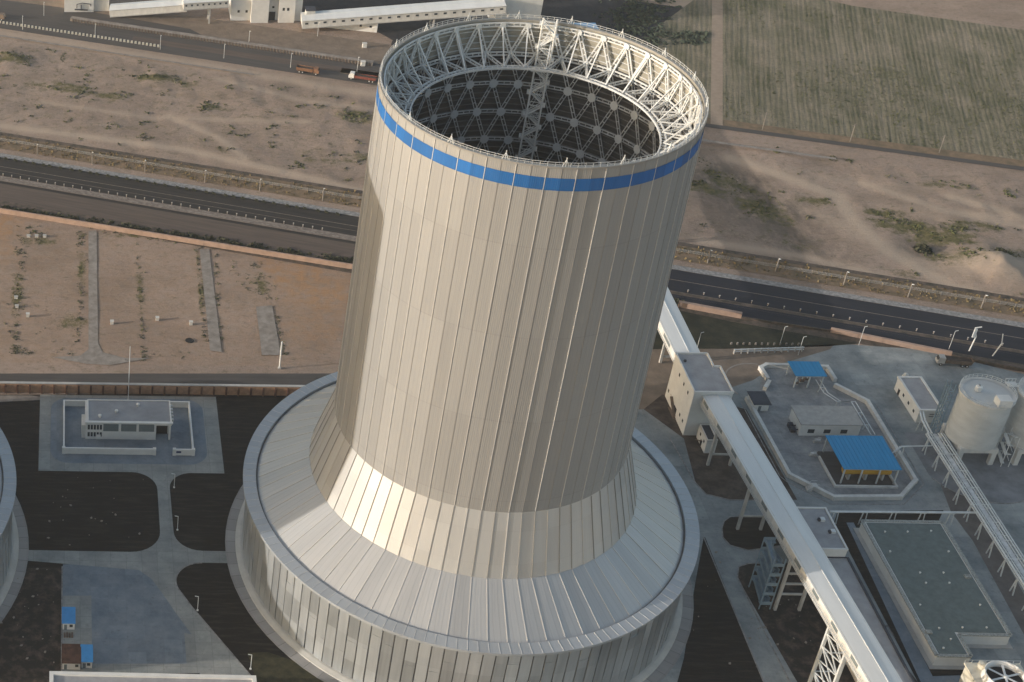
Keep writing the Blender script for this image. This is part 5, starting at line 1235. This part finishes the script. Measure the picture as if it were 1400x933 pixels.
# galleries at the top
def gal2(name, label, p0, p1, w, h, nw, legs):
    return gallery(name, label, p0, p1, w, h, nw, legs)
xg0, yg0 = G(150, 16, 1.5); 
gal2('conveyor_gallery', 'low white conveyor gallery leaving the top left block', (*G(150, 9, 4), 4.), (*G(255, 1, 9), 9.), 7, 3.6, 0, [])
gal2('conveyor_gallery', 'short white gallery with small windows reaching the tall white block', (*G(250, 0, 11), 11.), (*G(312, -4, 12), 12.), 6, 3.6, 8, [(12, 0, 1)])
gal2('conveyor_gallery', 'long white gallery with a row of small dark windows behind the tower rim', (*G(412, 22, 6), 6.), (*G(690, 1, 15), 15.), 9, 4.0, 22, [(58, 0, 1), (75, 0, 1), (90, 0, 1)])
t = thing('gallery_abutment', 'white wedge shaped abutment under the long gallery', 'building', (10, 345, 0))
a0 = Vector(G(425, 36)); a1 = Vector(G(515, 45)); b = MB()
dd = (a1-a0).normalized(); s = Vector((-dd.y, dd.x))*6
vsx = [(a0.x, a0.y, 0), (a1.x, a1.y, 0), (a1.x+s.x, a1.y+s.y, 0), (a0.x+s.x, a0.y+s.y, 0), (a0.x, a0.y, 2.0), (a1.x, a1.y, 5.6), (a1.x+s.x, a1.y+s.y, 5.6), (a0.x+s.x, a0.y+s.y, 2.0)]
b.add(vsx, [(3, 2, 1, 0), (4, 5, 6, 7), (0, 1, 5, 4), (1, 2, 6, 5), (2, 3, 7, 6), (3, 0, 4, 7)]); b.build('wall', M['white'], t)
b = MB()
for k in (.75, .9): 
    c = a0.lerp(a1, k); b.box(c.x-.5, c.x+.5, c.y-.15, c.y+.3, 2.2, 3.2)
b.build('window', M['dark'], t)
x, y = G(424, 18, 6); t = thing('dark_kiosk', 'small dark roofed kiosk on the end of the long gallery', 'kiosk', (x, y, 0))
MB().box(x-2, x+2, y-2, y+2, 5, 8).build('wall', M['white2'], t); MB().box(x-2.3, x+2.3, y-2.3, y+2.3, 8, 8.3).build('roof', M['dark_roof'], t)
t = thing('transfer_house', 'square white transfer house right behind the tower rim at the top', 'building', (94, 345, 0))
x0, y0 = G(676, 28, 4); x1, y1 = G(737, 26, 4)
MB().box(x0, x1, y0, y0+16, 0, 18).build('wall', M['white'], t); MB().box(x0-.3, x1+.3, y0-.3, y0+16.3, 18, 18.5).build('roof', M['groof'], t)
t = thing('blue_roof_shed', 'low shed with pale blue roof behind the right side of the tower rim', 'shed', (*G(795, 40), 0))
x, y = G(795, 37, 4); MB().box(x-8, x+6.5, y-3.6, y+3.4, 0, 3.8).build('wall', M['white2'], t)
b = MB(); b.box(x-8.6, x+7, y-4.2, y+4, 3.8, 4.1); b.build('roof', mat('pale_blue_roof', (.16, .32, .52), .5), t)
for (px, py, lab) in ((407, 27, 'white control box beside the long gallery end'), (498, 65, 'small white box on the dark slope left of the tower rim'), (496, 90, 'small white cabinet at the end of the concrete barrier')):
    x, y = G(px, py); t = thing('cabinet', lab, 'cabinet', (x, y, 0)); MB().box(x-.9, x+.9, y-.7, y+.7, 0, 2.0).build('body', M['white'], t); MB().box(x-1, x+1, y-.8, y+.8, 2, 2.15).build('lid', M['white2'], t)

# verge poles: small sticks fence line
t = thing('wire_fence', 'thin wire fence on pale stakes along the far highway verge', 'fence', (RO.x, RO.y, 0))
for k in range(96):
    q = 4.6*k-10; x, y = RO.x+RD.x*q+RN.x*7.5, RO.y+RD.y*q+RN.y*7.5; MB().bar((x, y, .1), (x, y, 1.7), .16).build('stake', M['path'], t)
b = MB()
for z in (.7, 1.2, 1.6): b.bar((RO.x+RD.x*-10+RN.x*7.5, RO.y+RD.y*-10+RN.y*7.5, z), (RO.x+RD.x*427+RN.x*7.5, RO.y+RD.y*427+RN.y*7.5, z), .05)
b.build('wire', M['steel_in'], t)

# ------------------------------------------------------------------ light
AZ = math.atan2(-.1616, -.9868); EL = R(11.3)
sd = Vector((math.cos(AZ)*math.cos(EL), math.sin(AZ)*math.cos(EL), math.sin(EL)))
sl = bpy.data.lights.new('sun', 'SUN'); sl.energy = 2.8; sl.angle = R(.5); sl.color = (1, .92, .83)
so = bpy.data.objects.new('sun', sl); C.objects.link(so); so.rotation_euler = sd.to_track_quat('Z', 'Y').to_euler()
w = bpy.data.worlds.new('World'); sc.world = w; w.use_nodes = True; n = w.node_tree.nodes; l = w.node_tree.links
sk = n.new('ShaderNodeTexSky'); sk.sky_type = 'NISHITA'; sk.sun_disc = False; sk.sun_elevation = EL; sk.sun_rotation = math.atan2(sd.x, sd.y) % TAU
sk.dust_density = 2.5; sk.air_density = 1.0; sk.ozone_density = 0.0
l.new(sk.outputs[0], n['Background'].inputs[0]); n['Background'].inputs[1].default_value = .15
sc.view_settings.view_transform = 'Standard'; sc.view_settings.look = 'None'; sc.view_settings.gamma = 1; sc.view_settings.exposure = .72
if HAZE:
    hz = MB().box(-9300, 10300, -4300, 14300, float(Z.min())-1., 358); ho = hz.build('haze', []); ho['kind'] = 'stuff'
    hm = bpy.data.materials.new('haze_air'); hm.use_nodes = True; n = hm.node_tree.nodes; l = hm.node_tree.links; n.clear()
    out = n.new('ShaderNodeOutputMaterial'); pv = n.new('ShaderNodeVolumePrincipled'); pv.inputs['Density'].default_value = HAZE; pv.inputs['Color'].default_value = (.85, .88, .92, 1); pv.inputs['Anisotropy'].default_value = .3
    l.new(pv.outputs[0], out.inputs['Volume']); ho.data.materials.append(hm)
sc.cycles.volume_bounces = 0
sc.render.engine = 'CYCLES'; sc.cycles.max_bounces = 6; sc.cycles.diffuse_bounces = 3; sc.cycles.glossy_bounces = 3
